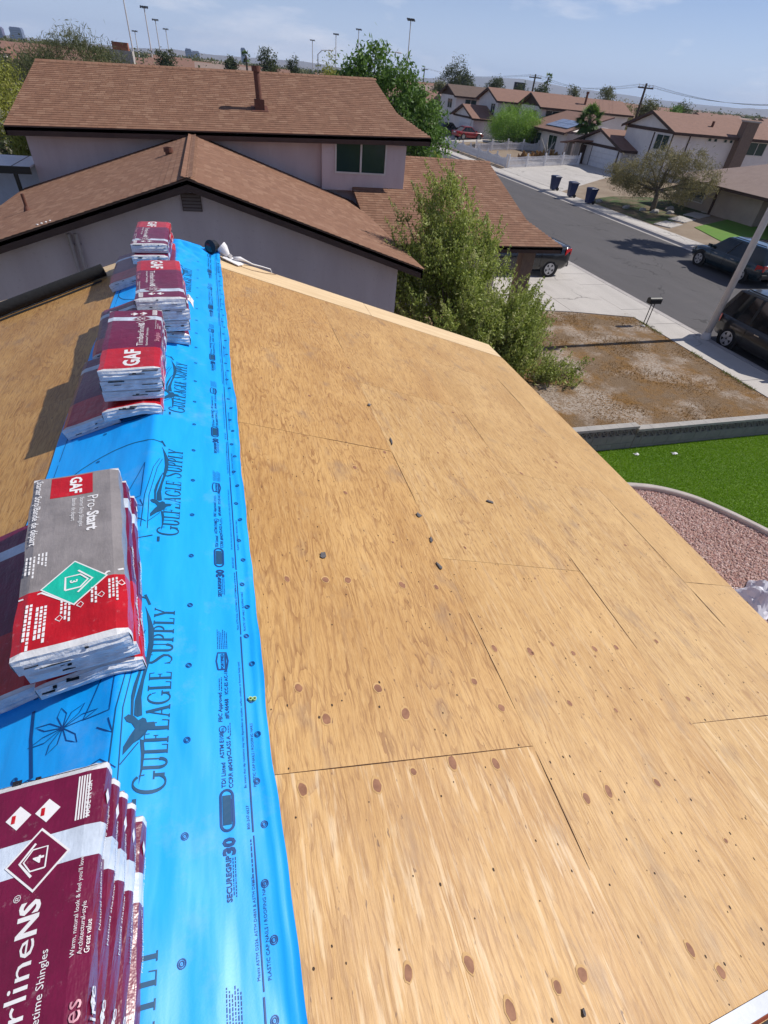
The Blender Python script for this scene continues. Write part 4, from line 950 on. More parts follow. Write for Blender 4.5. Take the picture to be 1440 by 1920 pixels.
mb.prism([UP(-4.95,YU,-.02),UP(-4.62,YR,-.02),UP(-4.62,YR,-.2),UP(-4.95,YU,-.2)], (.04,0,0)); mb.build('rake_fascia', BRN, nb)
mb = MB(); mb.prism([UP(-4.9,YU+.05,-.2), UP(7.5,YU+.05,-.2), UP(7.5,20.1,-.2), UP(-4.9,20.1,-.2)], (0,0,-.02)); mb.build('soffit', BRN, nb)
WX0, WX1 = -4.62, 6.60
mb = MB(); mb.prism([(WX0,20,0),(WX1,20,0),(WX1,20,zu(WX1)-.06),(WX0,20,zu(WX0)-.06)], (0,.15,0))
for x in (WX0, WX1-.15): mb.prism([(x,20.15,0),(x,27.3,0),(x,27.3,zu(x)-.1),(x,YR,zu(x)+1.2),(x,20.15,zu(x)+.05)], (.15,0,0))
mb.build('wall', STUC, nb)
PZ = 3.24
win = (4.38, 6.14, 3.72, 4.62)
mb = MB(); y0, y1 = 19.72, 19.998; zt = zu(5)-.2
for a, b, c, d in ((3.95, win[0], PZ, zt), (win[1], 6.82, PZ, zt), (win[0], win[1], PZ, win[2]), (win[0], win[1], win[3], zt)): mb.box(a, b, y0, y1, c, d)
mb.build('popout_wall', STUC, nb)
mb = MB(); a, b, c, d = win
for q in ((a,b,c,c+.05),(a,b,d-.05,d),(a,a+.05,c+.05,d-.05),(b-.05,b,c+.05,d-.05),((a+b)/2-.028,(a+b)/2+.028,c+.05,d-.05)): mb.box(q[0],q[1],19.69,19.75,q[2],q[3])
f_ = mb.build('window', FRAME, nb)
for p, q in ((a+.05,(a+b)/2-.028),((a+b)/2+.028,b-.05)):
    mb = MB(); mb.box(p,q,19.735,19.745,c+.05,d-.05); mb.build('pane', GLASS, f_)
mb = MB(); mb.box(a,b,19.76,19.9,c,c+.5,0); mb.build('window_blind', M('blind_teal', (.05,.10,.10), rough=.9), f_)
# flue on the upper roof
px, py = 2.15, 21.0; pz = UP(px, py)[2]
mb = MB(); mb.prism([UP(px-.26,py-.20,.016), UP(px+.26,py-.20,.016), UP(px+.26,py+.2,.016), UP(px-.26,py+.2,.016)], (0,0,.012)); mb.box(px-.15,px+.15,py-.12,py+.14,pz-.05,pz+.26)
mb.tube([(px,py,pz+.26),(px-.03,py+.02,pz+1.0)], .095, 14); mb.tube([(px-.03,py+.02,pz+.92),(px-.035,py+.02,pz+1.06)], .135, 14); mb.build('flue', RUST, nb)
# garage wing
TG = .32; YG, YGR = 16.58, 22.0; ZG = 2.33
def GP(x, y, h=0.): return (x, y, ZG+(min(y, 2*YGR-y)-YG)*TG+h)
GO = [(5.0,YG),(11.78,YG),(11.02,18.1),(10.97,YGR),(6.85,YGR),(6.85,20.02),(5.0,20.02)]
mb = MB(); mb.prism([GP(*p) for p in GO], (0,0,-.09)); mb.prism([GP(6.85,YGR),GP(10.97,YGR),GP(11.2,27.4),GP(6.85,27.4)], (0,0,-.09)); mb.build('roof_deck', SHIND, nb)
cg = math.cos(math.atan(TG)); sg_ = math.sin(math.atan(TG))
shingles(nb, GP(5.0, YG, .005), (1,0,0), (0,cg,sg_), [(0,-.03),(6.8,-.03),(6.02,1.52/cg),(5.97,5.42/cg),(1.85,5.42/cg),(1.85,3.44/cg),(0,3.44/cg)], seed=6)
mb = MB()
for i in range(20):
    x = 6.9+.204*i; mb.loft([[(xx, YGR-.14, GP(xx, YGR-.14, l_)[2]+.014), (xx, YGR, GP(xx, YGR, l_)[2]+.02), (xx, YGR+.14, GP(xx, YGR+.14, l_)[2]+.014)] for xx, l_ in ((x+.27, .002), (x, .012))], 0, rnd.choice((.01,.3,.5)), cap=False, closed=False)
mb.build('ridge_caps', SHIN, nb, kind='stuff')
mb = MB(); mb.prism([GP(5.0,YG,-.02),GP(11.78,YG,-.02),GP(11.78,YG,-.2),GP(5,YG,-.2)], (0,.045,0)); mb.prism([GP(11.78,YG,-.02),GP(11.02,18.1,-.02),GP(11.02,18.1,-.2),GP(11.78,YG,-.2)], (-.04,0,0)); mb.prism([GP(11.02,18.1,-.02),GP(10.97,YGR,-.02),GP(10.97,YGR,-.2),GP(11.02,18.1,-.2)], (-.04,0,0)); mb.build('eave_fascia', BRN, nb)
mb = MB(); mb.box(4.56,9.9,17.5,17.65,0,2.5); mb.box(9.75,9.9,17.65,19.5,0,2.5); mb.box(9.75,9.9,24.2,27.2,0,3.0); mb.prism([(9.75,19.5,2.3),(9.75,24.2,2.3),(9.75,24.2,3.1),(9.75,22,3.9),(9.75,19.5,3.1)], (.15,0,0)); mb.build('wall', STUC, nb)
mb = MB()
for i in range(4): mb.box(9.70,9.75,19.5,24.2,.12+.55*i,.12+.55*i+.535)
mb.build('garage_door', WHT, nb)
colm = M('column_brick', (.20,.145,.115), (.155,.115,.095), 8, .9, .4, 60)
cb_ = bpy.data.objects.new('porch_column', MB().box(10.66,11.14,17.14,17.52,0,2.36).build('tmp', colm).data); tmpo = bpy.data.objects['tmp']; bpy.data.objects.remove(tmpo)
cb_.data.name = 'porch_column'; COL.objects.link(cb_); cb_.parent = nb; cb_.matrix_parent_inverse = Matrix.Translation((0,-16,0))
bk = None
for k in range(22):
    for j in range(2):
        y0 = .01+.105*k; x0 = 10.648+(j*.24 if k % 2 else j*.24); mb = MB()
        a, b = (10.648, 10.648+.245) if j == 0 else (10.648+.255, 11.152)
        if k % 2: a, b = (10.648, 10.76) if j == 0 else (10.77, 11.152)
        mb.box(a, b, 17.128, 17.139, y0, y0+.095); mb.build('brick', colm, cb_)
# patio cover at the left of the house
pc = thing('patio_cover', (-6, 20, 0), 'grey slab roofed patio cover with dark posts left of the stucco house', 'patio cover')
mb = MB(); mb.box(-9,-4.66,19.4,21.6,3.46,3.50); mb.build('roof_slab', M('slab_grey', (.82,.81,.82), (.72,.72,.75), 3, .9, .4, 40), pc)
mb = MB()
for x in (-8.4,-7.3,-6.2,-5.1): mb.box(x-.008,x+.008,19.4,21.6,3.50,3.508)
mb.build('seam', BRN, pc)
mb = MB(); mb.box(-9,-4.60,19.34,19.40,3.34,3.52); mb.build('fascia_beam', BLKM, pc)
for x in (-5.05,-6.0,-7.4):
    mb = MB(); mb.box(x-.045,x+.045,19.42,19.51,0,3.46); mb.build('post', BLKM, pc)
mb = MB(); mb.box(-9,-4.64,20.6,20.7,0,3.44); mb.build('back_panel', M('panel_blue', (.55,.60,.74), rough=.8), pc)

# ------------------------------------------------------------------ plants
def leaf_cloud(mb, centres, n, r, size, g, elong=1.6, up=.0, tl=None, asp=.5):
    """n leaf quads in each clump; numpy for speed. centres: list of (x, y, z, scale, tone)."""
    C = np.array(centres, float); k = len(C); tot = k*n
    P = np.repeat(C[:, :3], n, 0)+g.normal(0, 1, (tot, 3))*(np.repeat(C[:, 3], n)[:, None]*r*np.array([1, 1, .85]))
    d = g.normal(0, 1, (tot, 3)); d[:, 2] += up; d /= np.linalg.norm(d, axis=1)[:, None]
    e = np.cross(d, g.normal(0, 1, (tot, 3))); e /= np.linalg.norm(e, axis=1)[:, None]+1e-6
    ln = size*g.uniform(.6, 1.35, tot)[:, None]
    a = P-d*ln*elong*.5; b = P+d*ln*elong*.5; m_ = P+d*ln*elong*.05
    V = np.stack([a, m_+e*ln*asp*.5, b, m_-e*ln*asp*.5], 1).reshape(-1, 3)
    t = np.clip(np.repeat(C[:, 4], n)+g.normal(0, .16, tot), .01, 1)
    base = len(mb.v); mb.v.extend(map(tuple, V)); mb.f.extend([(base+4*i, base+4*i+1, base+4*i+2, base+4*i+3) for i in range(tot)])
    mb.m.extend([0]*tot); mb.t.extend(t.tolist())
def clump_centres(g, ells, k, shell=.55):
    out = []; vols = np.array([e[3]*e[4]*e[5] for e in ells])**.8; pr = vols/vols.sum()
    for i in g.choice(len(ells), k, p=pr):
        cx, cyy, cz, rx, ry, rz = ells[i]; d = g.normal(0, 1, 3); d /= np.linalg.norm(d); q = g.uniform(shell, 1.0)**.6*g.uniform(.8, 1.05)
        out.append((cx+d[0]*rx*q, cyy+d[1]*ry*q, cz+d[2]*rz*q, g.uniform(.6, 1.3), g.uniform(.05, .8)))
    return out
def tree(name, base, ells, mat, label, cat='tree', group=None, clumps=120, per=60, clr=.3, leaf=.09, trunk=.14, seed=1, up=.2, elong=1.6, asp=.5, forks=6, bark=BARK, spikes=0):
    g = np.random.RandomState(seed); root = thing(name, base, label, cat, group); bx, by, bz = base
    cs = clump_centres(g, ells, clumps); mb = MB(); leaf_cloud(mb, cs, per, clr, leaf, g, elong, up, asp=asp); mb.build('crown', mat, root)
    mb = MB(); e0 = ells[0]; fx, fy, fz = bx+(e0[0]-bx)*.3, by+(e0[1]-by)*.3, bz+(e0[2]-bz)*.5
    mb.tube([(bx, by, bz-.1), ((bx+fx)/2+.05, (by+fy)/2, (bz+fz)/2), (fx, fy, fz)], [trunk*1.2, trunk, trunk*.8], 9)
    for i in range(forks):
        c = cs[g.randint(len(cs))]; md = ((fx+c[0])/2+g.uniform(-.15, .15), (fy+c[1])/2+g.uniform(-.15, .15), (fz+c[2])/2+.1)
        mb.tube([(fx, fy, fz-.1), md, c[:3]], [trunk*.6, trunk*.4, trunk*.12], 6, cap=False)
    mb.build('trunk', bark, root, smooth=True); return root
# the big grey green sage between the two houses: upright shoots from many stems
g = np.random.RandomState(11); sb = thing('sage_bush', (7.4, 13.6, .1), 'large grey green sage bush with upright shoots between the two houses', 'shrub')
ELS = [(6.3,14.0,3.6,.85,.9,1.05),(5.95,14.0,2.6,1.4,1.3,1.35),(6.9,13.9,2.4,1.4,1.4,1.2),(7.65,13.3,1.5,1.5,1.5,1.0),(6.5,13.3,1.4,2.0,1.7,1.3),(8.3,13.0,.8,1.25,1.5,.75),(8.6,11.9,.45,1.0,1.0,.5),(7.7,12.2,.8,1.5,1.2,.75),(9.4,11.45,.15,.62,.6,.27),(8.9,13.6,1.15,.75,.9,.65),(5.55,13.7,2.15,1.1,1.0,1.05),(7.3,14.2,3.1,.7,.7,.5)]
cs = [c for c in clump_centres(g, ELS, 1500, .35) if math.sin(c[0]*3.1+1.3*math.sin(c[2]*2.7))+math.sin(c[2]*3.7+c[1]*2.2)+math.sin(c[1]*3.3-c[0]) > -.95]; cs = [c for c in cs if c[2] > .05 and not (c[0] < 5.3 and c[1] < 13 and c[2] > 2.6)]
mb = MB(); leaf_cloud(mb, cs, 46, .13, .062, g, 1.6, .8, asp=.62)
shoots = MB()
for c in cs[::1]:
    ln = g.uniform(.25, .55); dx, dy = (c[0]-7.6)*.10+g.normal(0, .10), (c[1]-13.4)*.08+g.normal(0, .10)
    tip = (c[0]+dx, c[1]+dy, c[2]+ln); shoots.tube([(c[0], c[1], c[2]-.2), tip], [.006, .002], 3, cap=False)
    tone = c[4] if g.random_sample() > .22 else .95
    leaf_cloud(mb, [(c[0]+dx*k, c[1]+dy*k, c[2]+ln*k, .28*(1.15-k*.8), min(1, tone+.1*k)) for k in (.3, .5, .7, .85, 1.0)], 7, .13, .048, g, 1.7, 1.2, asp=.55)
mb.build('foliage', F_SAGE, sb)
shoots.build('twigs', BARK, sb)
mb = MB()
for i in range(26):
    c = cs[g.randint(len(cs))]; b0 = (7.4+g.uniform(-1.2, 1.2), 13.5+g.uniform(-.9, .9), .05)
    mb.tube([b0, ((b0[0]+c[0])/2, (b0[1]+c[1])/2, c[2]*.4), (c[0], c[1], c[2])], [.045, .03, .012], 5, cap=False)
mb.build('stems', BARK, sb)
tree('broadleaf_tree', (9.3, 32, 0), [(9.6,32,5.0,2.1,1.9,2.2),(8.6,32,6.7,.9,.9,1.0),(10.6,31.6,4.3,1.7,1.6,1.8),(11.3,31.4,4.2,1.4,1.4,1.6),(8.2,32,6.0,1.2,1.2,1.2),(8.8,32,7.5,.35,.35,.55),(9.9,31.6,6.4,.6,.6,.7),(7.6,32,6.5,.6,.6,.5),(11.4,31,3.2,1.5,1.4,1.5)], F_GREEN, 'tall bright green broadleaf tree right of the upper roof', clumps=430, per=34, clr=.22, leaf=.14, trunk=.2, seed=2, up=-.2, asp=.62)
tree('mesquite_tree', (-6.0, 40, 0), [(-6.2,40,5.5,2.2,1.8,1.2),(-4.6,40,5.3,1.4,1.4,1.0),(-8.0,40,5.2,1.3,1.4,.9),(-5.9,40,6.3,1.0,.9,.7)], F_MID, 'spreading feathery tree behind the left end of the upper roof', clumps=330, per=34, clr=.28, leaf=.11, seed=3, elong=2.4, up=.7, asp=.25)
tree('palo_verde_tree', (39.0, 74.5, .6), [(38.6,74,3.0,3.4,3.2,1.9),(37.0,74,2.4,2.2,2.2,1.4),(40.2,73.5,2.5,2.4,2.2,1.5)], F_LIME, 'rounded lime green feathery tree behind the white picket fence', clumps=520, per=40, clr=.36, leaf=.16, trunk=.16, seed=4, elong=2.6, asp=.22, up=.3)
tree('olive_tree', (31.6, 36.0, .3), [(31.8,36.8,3.0,1.9,1.9,1.1),(30.7,39.2,2.2,1.4,1.5,.9),(32.6,33.6,2.7,1.3,1.5,.9),(31.2,38.0,1.6,1.6,1.9,.6),(32.6,35,3.7,.9,1.1,.5),(31.6,34.2,1.7,1.2,1.2,.55),(31.0,40.6,1.9,.7,.7,.45)], F_OLIVE, 'dusty olive coloured tree with bare limbs in front of the tan house', clumps=430, per=40, clr=.22, leaf=.115, trunk=.17, seed=5, elong=2.2, asp=.3, up=.4, forks=12)
# fan palm
def palm(base, h, r_, label, n=52, seed=1, name='fan_palm', group=None):
    g = random.Random(seed); root = thing(name, base, label, 'palm', group); x, y, z = base
    mb = MB(); mb.tube([(x, y, z-.1), (x+.05, y, z+h*.5), (x, y, z+h)], [.2, .16, .18], 9); mb.build('trunk', BARK, root)
    mb = MB()
    for i in range(n):
        a = g.uniform(0, 6.28); el = g.uniform(-.9, 1.25); L_ = r_*g.uniform(.75, 1.05); d = Vector((math.cos(a)*math.cos(el), math.sin(a)*math.cos(el), math.sin(el)))
        c = Vector((x, y, z+h)); p = c+d*L_*.5-Vector((0, 0, .05)); s_ = d.cross(Vector((0, 0, 1))).normalized(); up = s_.cross(d)
        mb.tube([c, p], [.02, .012], 3, 0, .05, cap=False)
        for k in range(13):
            t_ = (k-6)/6*1.3; q = d*math.cos(t_)+s_*math.sin(t_); e = p+q*L_*.55*(1-.25*abs(t_))-Vector((0, 0, .12*L_*(1+abs(t_)))); w_ = up.cross(q).normalized()*.05*r_
            mb.add([p, (p+e)/2+w_, e, (p+e)/2-w_], [(0, 1, 2, 3)], 0, min(1, max(.02, .35+.35*math.sin(el)+g.uniform(-.2, .2))))
    mb.build('crown', F_PALM, root); return root
palm((40.9, 61.4, .6), 4.0, 1.9, 'short fan palm standing beside the solar roofed house', seed=3)
palm((34.6, 27.2, .55), 9.7, 2.3, 'tall fan palm whose shadow falls across the street', 44, 9)
# garden bits behind the patio cover and left edge
tree('yellow_bush', (-7.6, 29, 0), [(-7.8,29,4.2,1.3,1.0,1.1),(-8.6,29,3.6,1.2,1,1)], F_YEL, 'yellow green shrub at the left edge below the towers', 'shrub', clumps=120, per=36, clr=.24, leaf=.10, seed=6)
tree('yucca_plant', (-5.7, 24.2, 0), [(-5.7,24.2,3.5,.45,.4,.55),(-5.8,24.2,2.8,.4,.4,.5)], F_YEL, 'yellowish strappy plant beside the left wall of the stucco house', 'plant', clumps=50, per=22, clr=.14, leaf=.16, seed=7, elong=2.6, asp=.2, up=1)
tree('dark_shrub', (-6.4, 25.5, 0), [(-6.4,25.5,2.9,1.0,.6,.9),(-5.2,25.6,3.0,.8,.5,.8)], F_DARK, 'dark shaded shrub behind the patio cover', 'shrub', clumps=90, per=36, clr=.22, leaf=.09, seed=8)

# ------------------------------------------------------------------ block wall, turf, gravel, edging
bw = thing('block_wall', (11.5, 8.1, 0), 'low grey block wall with a pierced top course between turf and dirt', 'garden wall')
ys, yb = 8.0, 8.14
def course(x0, x1, z0, z1, bl, off=0.):
    x = x0-off
    while x < x1-.01:
        a, b = max(x, x0)+.004, min(x+bl, x1)-.004
        if b-a > .03:
            mb = MB(); mb.box(a, b, ys, yb, z0+.004, z1-.004); mb.build('block', BLOCK, bw)
        x += bl
for x0, x1, dz in ((7.6, 9.36, .09), (9.37, 15.2, 0.)):
    course(x0, x1, -.1+dz, .1+dz, .4); course(x0, x1, .1+dz, .30+dz, .4, .2)
    x = x0; z0, z1 = .30+dz, .49+dz
    while x < x1-.1:          # pierced blocks: frame and diagonal bars
        w_ = min(.19, x1-x); mb = MB(); a, b = x+.004, x+w_-.004
        mb.box(a, b, ys, yb, z0, z0+.018); mb.box(a, b, ys, yb, z1-.018, z1); mb.box(a, a+.012, ys, yb, z0+.018, z1-.018); mb.box(b-.012, b, ys, yb, z0+.018, z1-.018)
        cx_, cz_ = (a+b)/2, (z0+z1)/2; hh = (z1-z0)/2-.02; ww = (b-a)/2-.014
        for sx in (-1, 1):
            mb.prism([(cx_-sx*ww-.014, ys+.002, cz_-hh), (cx_-sx*ww+.014, ys+.002, cz_-hh), (cx_+sx*ww+.014, ys+.002, cz_+hh), (cx_+sx*ww-.014, ys+.002, cz_+hh)][::sx], (0, yb-ys-.004-.001*sx, 0))
        mb.build('pierced_block', BLOCK, bw); x += .19
    x = x0
    while x < x1-.05:
        b = min(x+.40, x1); mb = MB(); mb.box(x+.003, b-.003, ys-.02, yb+.02, .49+dz, .55+dz); mb.build('cap_stone', CAPS, bw); x += .40
mb = MB(); mb.box(7.6, 15.2, ys+.06, yb-.012, -.1, .29); mb.build('mortar', BLOCK, bw)
CURVE = [(7.9,6.75),(8.5,6.62),(9.0,6.42),(9.5,6.05),(9.85,5.6),(10.15,5.1),(10.45,4.5),(10.7,3.8),(10.85,3.0),(10.9,1.5),(10.9,-3)]
def dense(pts, n=6):
    P = [Vector((*p, 0)) for p in pts]; o = []
    for i in range(len(P)-1):
        a, b, c, d = P[max(i-1, 0)], P[i], P[i+1], P[min(i+2, len(P)-1)]
        for k in range(n):
            t_ = k/n; o.append(.5*((2*b)+(c-a)*t_+(2*a-5*b+4*c-d)*t_*t_+(3*b-a-3*c+d)*t_**3))
    o.append(P[-1]); return [(p.x, p.y) for p in o]
CV = dense(CURVE)
flat('turf', [(7.6, ys)]+CV+[(15.2,-3),(15.2,ys)], TURF, .02)
flat('gravel_bed', [(4.3,6.8)]+[(x, y) for x, y in CV]+[(4.3,-3)], GRAVB, .005)
ed = thing('lawn_edging', (9.5, 5, 0), 'curved pale concrete edging between the turf and the red gravel', 'edging')
def offs(pts, d):
    o = []
    for i, (x, y) in enumerate(pts):
        a = pts[max(i-1, 0)]; b = pts[min(i+1, len(pts)-1)]; l = math.hypot(b[0]-a[0], b[1]-a[1]); o.append((x-(b[1]-a[1])/l*d, y+(b[0]-a[0])/l*d))
    return o
A, B = offs(CV, .065), offs(CV, -.065); mb = MB()
mb.loft([[(a[0], a[1], 0), (a[0], a[1], .085), ((a[0]*.85+b[0]*.15), (a[1]*.85+b[1]*.15), .1), ((a[0]*.15+b[0]*.85), (a[1]*.15+b[1]*.85), .1), (b[0], b[1], .085), (b[0], b[1], 0)] for a, b in zip(A, B)])
mb.build('kerb', CAPS if False else M('edging_concrete', (.50,.44,.40), (.42,.37,.34), 5, .9, .3, 60), ed)
g = np.random.RandomState(21)
def inside(x, y):          # gravel side of the curve
    xs = np.interp(-y, [-p[1] for p in CV], [p[0] for p in CV]); return x < xs-.08
mb = MB(); n = 26000; X = g.uniform(7.2, 11.0, n*3); Y = g.uniform(1.0, 6.75, n*3); ok = inside(X, Y) & (X > 7.0+.0*Y); X, Y = X[ok][:n], Y[ok][:n]; k = len(X)
r_ = g.uniform(.010, .026, k); J = g.uniform(.7, 1.3, (k, 6)); th = g.uniform(0, 6.28, k); Z = g.uniform(.006, .022, k)
dirs = [(1,0,0),(0,1,0),(-1,0,0),(0,-1,0),(0,0,.7),(0,0,-.6)]; V = np.zeros((k, 6, 3))
for i, d in enumerate(dirs):
    dx = d[0]*np.cos(th)-d[1]*np.sin(th); dy = d[0]*np.sin(th)+d[1]*np.cos(th); V[:, i, 0] = X+dx*r_*J[:, i]*1.15; V[:, i, 1] = Y+dy*r_*J[:, i]*1.15; V[:, i, 2] = Z+d[2]*r_*J[:, i]
mb.v = [tuple(p) for p in V.reshape(-1, 3)]; tt = np.clip(g.beta(1.2, 1.6, k), .01, 1)
for i in range(k):
    b = 6*i; mb.f += [(b,b+1,b+4),(b+1,b+2,b+4),(b+2,b+3,b+4),(b+3,b,b+4),(b+1,b,b+5),(b+2,b+1,b+5),(b+3,b+2,b+5),(b,b+3,b+5)]; mb.t += [tt[i]]*8
mb.m = [0]*len(mb.f)
mb.build('gravel', M('gravel_stone', (.50,.27,.215), (.42,.22,.175), 8, .9, tint=(.72,.56,.50)), kind='stuff')
def blades(name, mat, X, Y, Z, hgt, g, wd=.006, lean=.5, tmul=1., label=None):
    k = len(X); a = g.uniform(0, 6.28, k); h = hgt*g.uniform(.6, 1.3, k); lx, ly = g.normal(0, lean, k)*h, g.normal(0, lean, k)*h
    dx, dy = np.cos(a)*wd, np.sin(a)*wd; mb = MB()
    V = np.stack([np.stack([X-dx, Y-dy, Z], 1), np.stack([X+dx, Y+dy, Z], 1), np.stack([X+lx, Y+ly, Z+h], 1)], 1).reshape(-1, 3)
    mb.v = [tuple(p) for p in V]; mb.f = [(3*i, 3*i+1, 3*i+2) for i in range(k)]; mb.m = [0]*k; mb.t = np.clip(g.normal(.45, .22, k)+.22*np.sin(X*1.3+1.7*np.sin(Y*.9))*np.sin(Y*1.6+X*.5), .01, 1).tolist()
    return mb.build(name, mat, kind='stuff')
n = 150000; X = g.uniform(7.7, 15.2, n); Y = g.uniform(3.0, 7.99, n); xs = np.interp(-Y, [-p[1] for p in CV], [p[0] for p in CV]); ok = X > xs+.07; X, Y = X[ok], Y[ok]
blades('turf_grass', foliage('turf_blade', (.11,.25,.004), (.17,.32,.006), (.24,.34,.02)), X, Y, np.full(len(X), .02), .030, g, .006, .55)
n = 26000; X = g.uniform(5.5, 15.25, n); Y = g.uniform(8.2, 16.6, n); f = np.sin(X*2.1+np.sin(Y*1.7)*1.3)+np.sin(Y*2.6+X*.8)+g.normal(0, .55, n); ok = (f > .35) | (X > 15.1) | (Y < 8.45); X, Y = X[ok], Y[ok]; ok = Y < 16.9-(X-11.9)*.17*(X > 11.9); X, Y = X[ok], Y[ok]
blades('dry_grass', foliage('dry_blade', (.16,.10,.045), (.30,.175,.06), (.36,.25,.12)), X, Y, np.full(len(X), .09), .045, g, .011, .8)
n = 900; X = 15.27+g.normal(0, .04, n); Y = g.uniform(8.3, 15.9, n); ok = np.sin(Y*3.1)+np.sin(Y*1.3) > .1
blades('kerb_weeds', foliage('weed_blade', (.10,.12,.03), (.18,.19,.05), (.26,.23,.08)), X[ok], Y[ok], np.full(ok.sum(), .09), .07, g, .012, .6)
# litter on the ground
def rag(name, c, sx, sy_, hh, mat, label, cat, seed=1, n=12):
    g = random.Random(seed); vs = []
    ph = [g.uniform(0, 6) for _ in range(6)]
    for i in range(n+1):
        for j in range(n+1):
            u, v = i/n-.5, j/n-.5; q = 1+.18*math.sin(5*math.atan2(v, u)+ph[0]); e = max(0, 1-(u*u+v*v)*3.6)
            vs.append((c[0]+u*sx*q, c[1]+v*sy_*q, c[2]+hh*e*(.45+.4*abs(math.sin(9*u+ph[1]+3*v))+.35*abs(math.sin(11*v+ph[2]-4*u)))+g.uniform(0, .012)))
    mb = MB(); mb.add(vs, [(i*(n+1)+j, (i+1)*(n+1)+j, (i+1)*(n+1)+j+1, i*(n+1)+j+1) for i in range(n) for j in range(n)]); return mb.build(name, mat, base=c, label=label, cat=cat)
rag('plastic_bag', (8.75, 3.42, .01), .85, .72, .30, M('bag_white', (.66,.65,.70), (.56,.55,.62), 3, .5), 'crumpled white plastic sheet lying on the red gravel beside the eave', 'plastic sheet', 3, 16)
rag('dark_cloth', (8.95, 2.72, .01), .6, .5, .14, BLK, 'dark crumpled cloth on the gravel just below the white plastic sheet', 'cloth', 5)
rag('paper_scrap', (12.1, 8.72, .10), .2, .12, .04, WHT, 'pale paper scrap on the dirt behind the block wall', 'litter', 7, 5)
rag('paper_scrap', (14.95, 9.05, .10), .28, .14, .06, M('litter_blue', (.45,.50,.62), rough=.6), 'bluish litter on the dirt by the sidewalk edge', 'litter', 8, 5)
rag('paper_scrap', (9.35, 7.72, .03), .12, .08, .03, WHT, 'white paper scrap on the turf below the block wall, left of two', 'litter', 9, 5)
rag('paper_scrap', (10.35, 7.60, .03), .14, .08, .03, WHT, 'white paper scrap on the turf below the block wall, right of two', 'litter', 10, 5)

# ------------------------------------------------------------------ mailbox, street lamp, bins
mbx = thing('mailbox', (15.2, 15.17, .1), 'black mailbox on two thin posts at the edge of the sidewalk', 'mailbox')
mb = MB(); ring = lambda x: [(x, 15.17+.10*math.cos(a), 1.02+.085*math.sin(a)) for a in np.linspace(0, math.pi, 9)]+[(x, 15.07, .90), (x, 15.27, .90)]
ringy = lambda y: [(15.17+.10*math.cos(a), y, 1.0+.09*math.sin(a)) for a in np.linspace(0, math.pi, 9)]+[(15.07, y, .87), (15.27, y, .87)]
mb.loft([ring(14.95), ring(15.44)]); mb.build('box', BLKM, mbx)
mb = MB(); mb.box(15.435, 15.452, 15.08, 15.26, .885, 1.06); mb.build('door', BLKM, mbx)
for dx in (15.13, 15.27):
    mb = MB(); mb.tube([(dx, 15.17, .05), (dx, 15.17, .91)], .016, 8); mb.build('post', BLKM, mbx)
for dx in (-.12, .22):
    mb = MB(); mb.blob((15.2+dx, 15.05-dx*.3, .10), .10, .07, .05, 0, 0, 8, 5, .25); mb.build('rock', base=(15.2+dx, 15.05, .1), mats=CAPS, label='pale rock at the foot of the mailbox, %s' % ('street side' if dx > 0 else 'lawn side'), cat='rock')
lamp = thing('street_lamp', (16.78, 13.82, .1), 'tall pale steel street lamp pole rising out of the picture', 'street lamp')
mb = MB(); mb.tube([(16.78,13.82,.1),(16.78,13.82,8.6)], [.115,.085], 16); mb.build('pole', METAL, lamp, smooth=True)
mb = MB(); mb.tube([(16.78,13.82,.1),(16.78,13.82,.16),(16.78,13.82,.34)], [.17,.17,.12], 16); mb.build('base_collar', METAL, lamp)
mb = MB(); mb.tube([(16.78,13.82,8.5),(17.6,13.82,8.9),(19.0,13.82,9.0)], [.06,.05,.045], 8); mb.build('arm', METAL, lamp)
mb = MB(); mb.prism([(18.9,13.68,8.93),(19.6,13.7,8.93),(19.6,13.94,8.93),(18.9,13.96,8.93)], (0,0,.14)); mb.build('lamp_head', METAL, lamp)
BIN = M('bin_blue', (.022,.035,.105), (.018,.03,.085), 4, .5)
def wheelie(x, y, z, rz, label):
    root = thing('wheelie_bin', (x, y, z), label, 'bin', 'blue wheelie bins at the kerb', rz)
    rr_ = lambda zz, a, b: [(-a,-b,zz),(a,-b,zz),(a,b,zz),(-a,b,zz)]
    mb = MB(); mb.loft([rr_(.06,.22,.24), rr_(.25,.245,.265), rr_(.9,.31,.32), rr_(.96,.33,.34)]); mb.build('body', BIN, root, bevel=.02, local=True)
    mb = MB(); mb.loft([rr_(.965,.34,.35), rr_(1.0,.34,.35), rr_(1.06,.26,.28)]); mb.build('lid', BIN, root, bevel=.015, local=True)
    mb = MB(); mb.tube([(.36,-.25,.95),(.42,-.25,.98),(.42,.25,.98),(.36,.25,.95)], .018, 6); mb.build('handle', BIN, root, local=True)
    for s_ in (-1, 1):
        mb = MB(); mb.tube([(.20,s_*.24,.12),(.20,s_*.31,.12)], .12, 14); mb.build('wheel', RUBB, root, local=True)
wheelie(28.2, 44.6, .12, .1, 'blue wheelie bin farthest up the street'); wheelie(28.05, 41.6, .12, -.15, 'blue wheelie bin in the middle of the row of three'); wheelie(28.1, 39.0, .12, .05, 'blue wheelie bin nearest, by the tree shadow at the kerb')

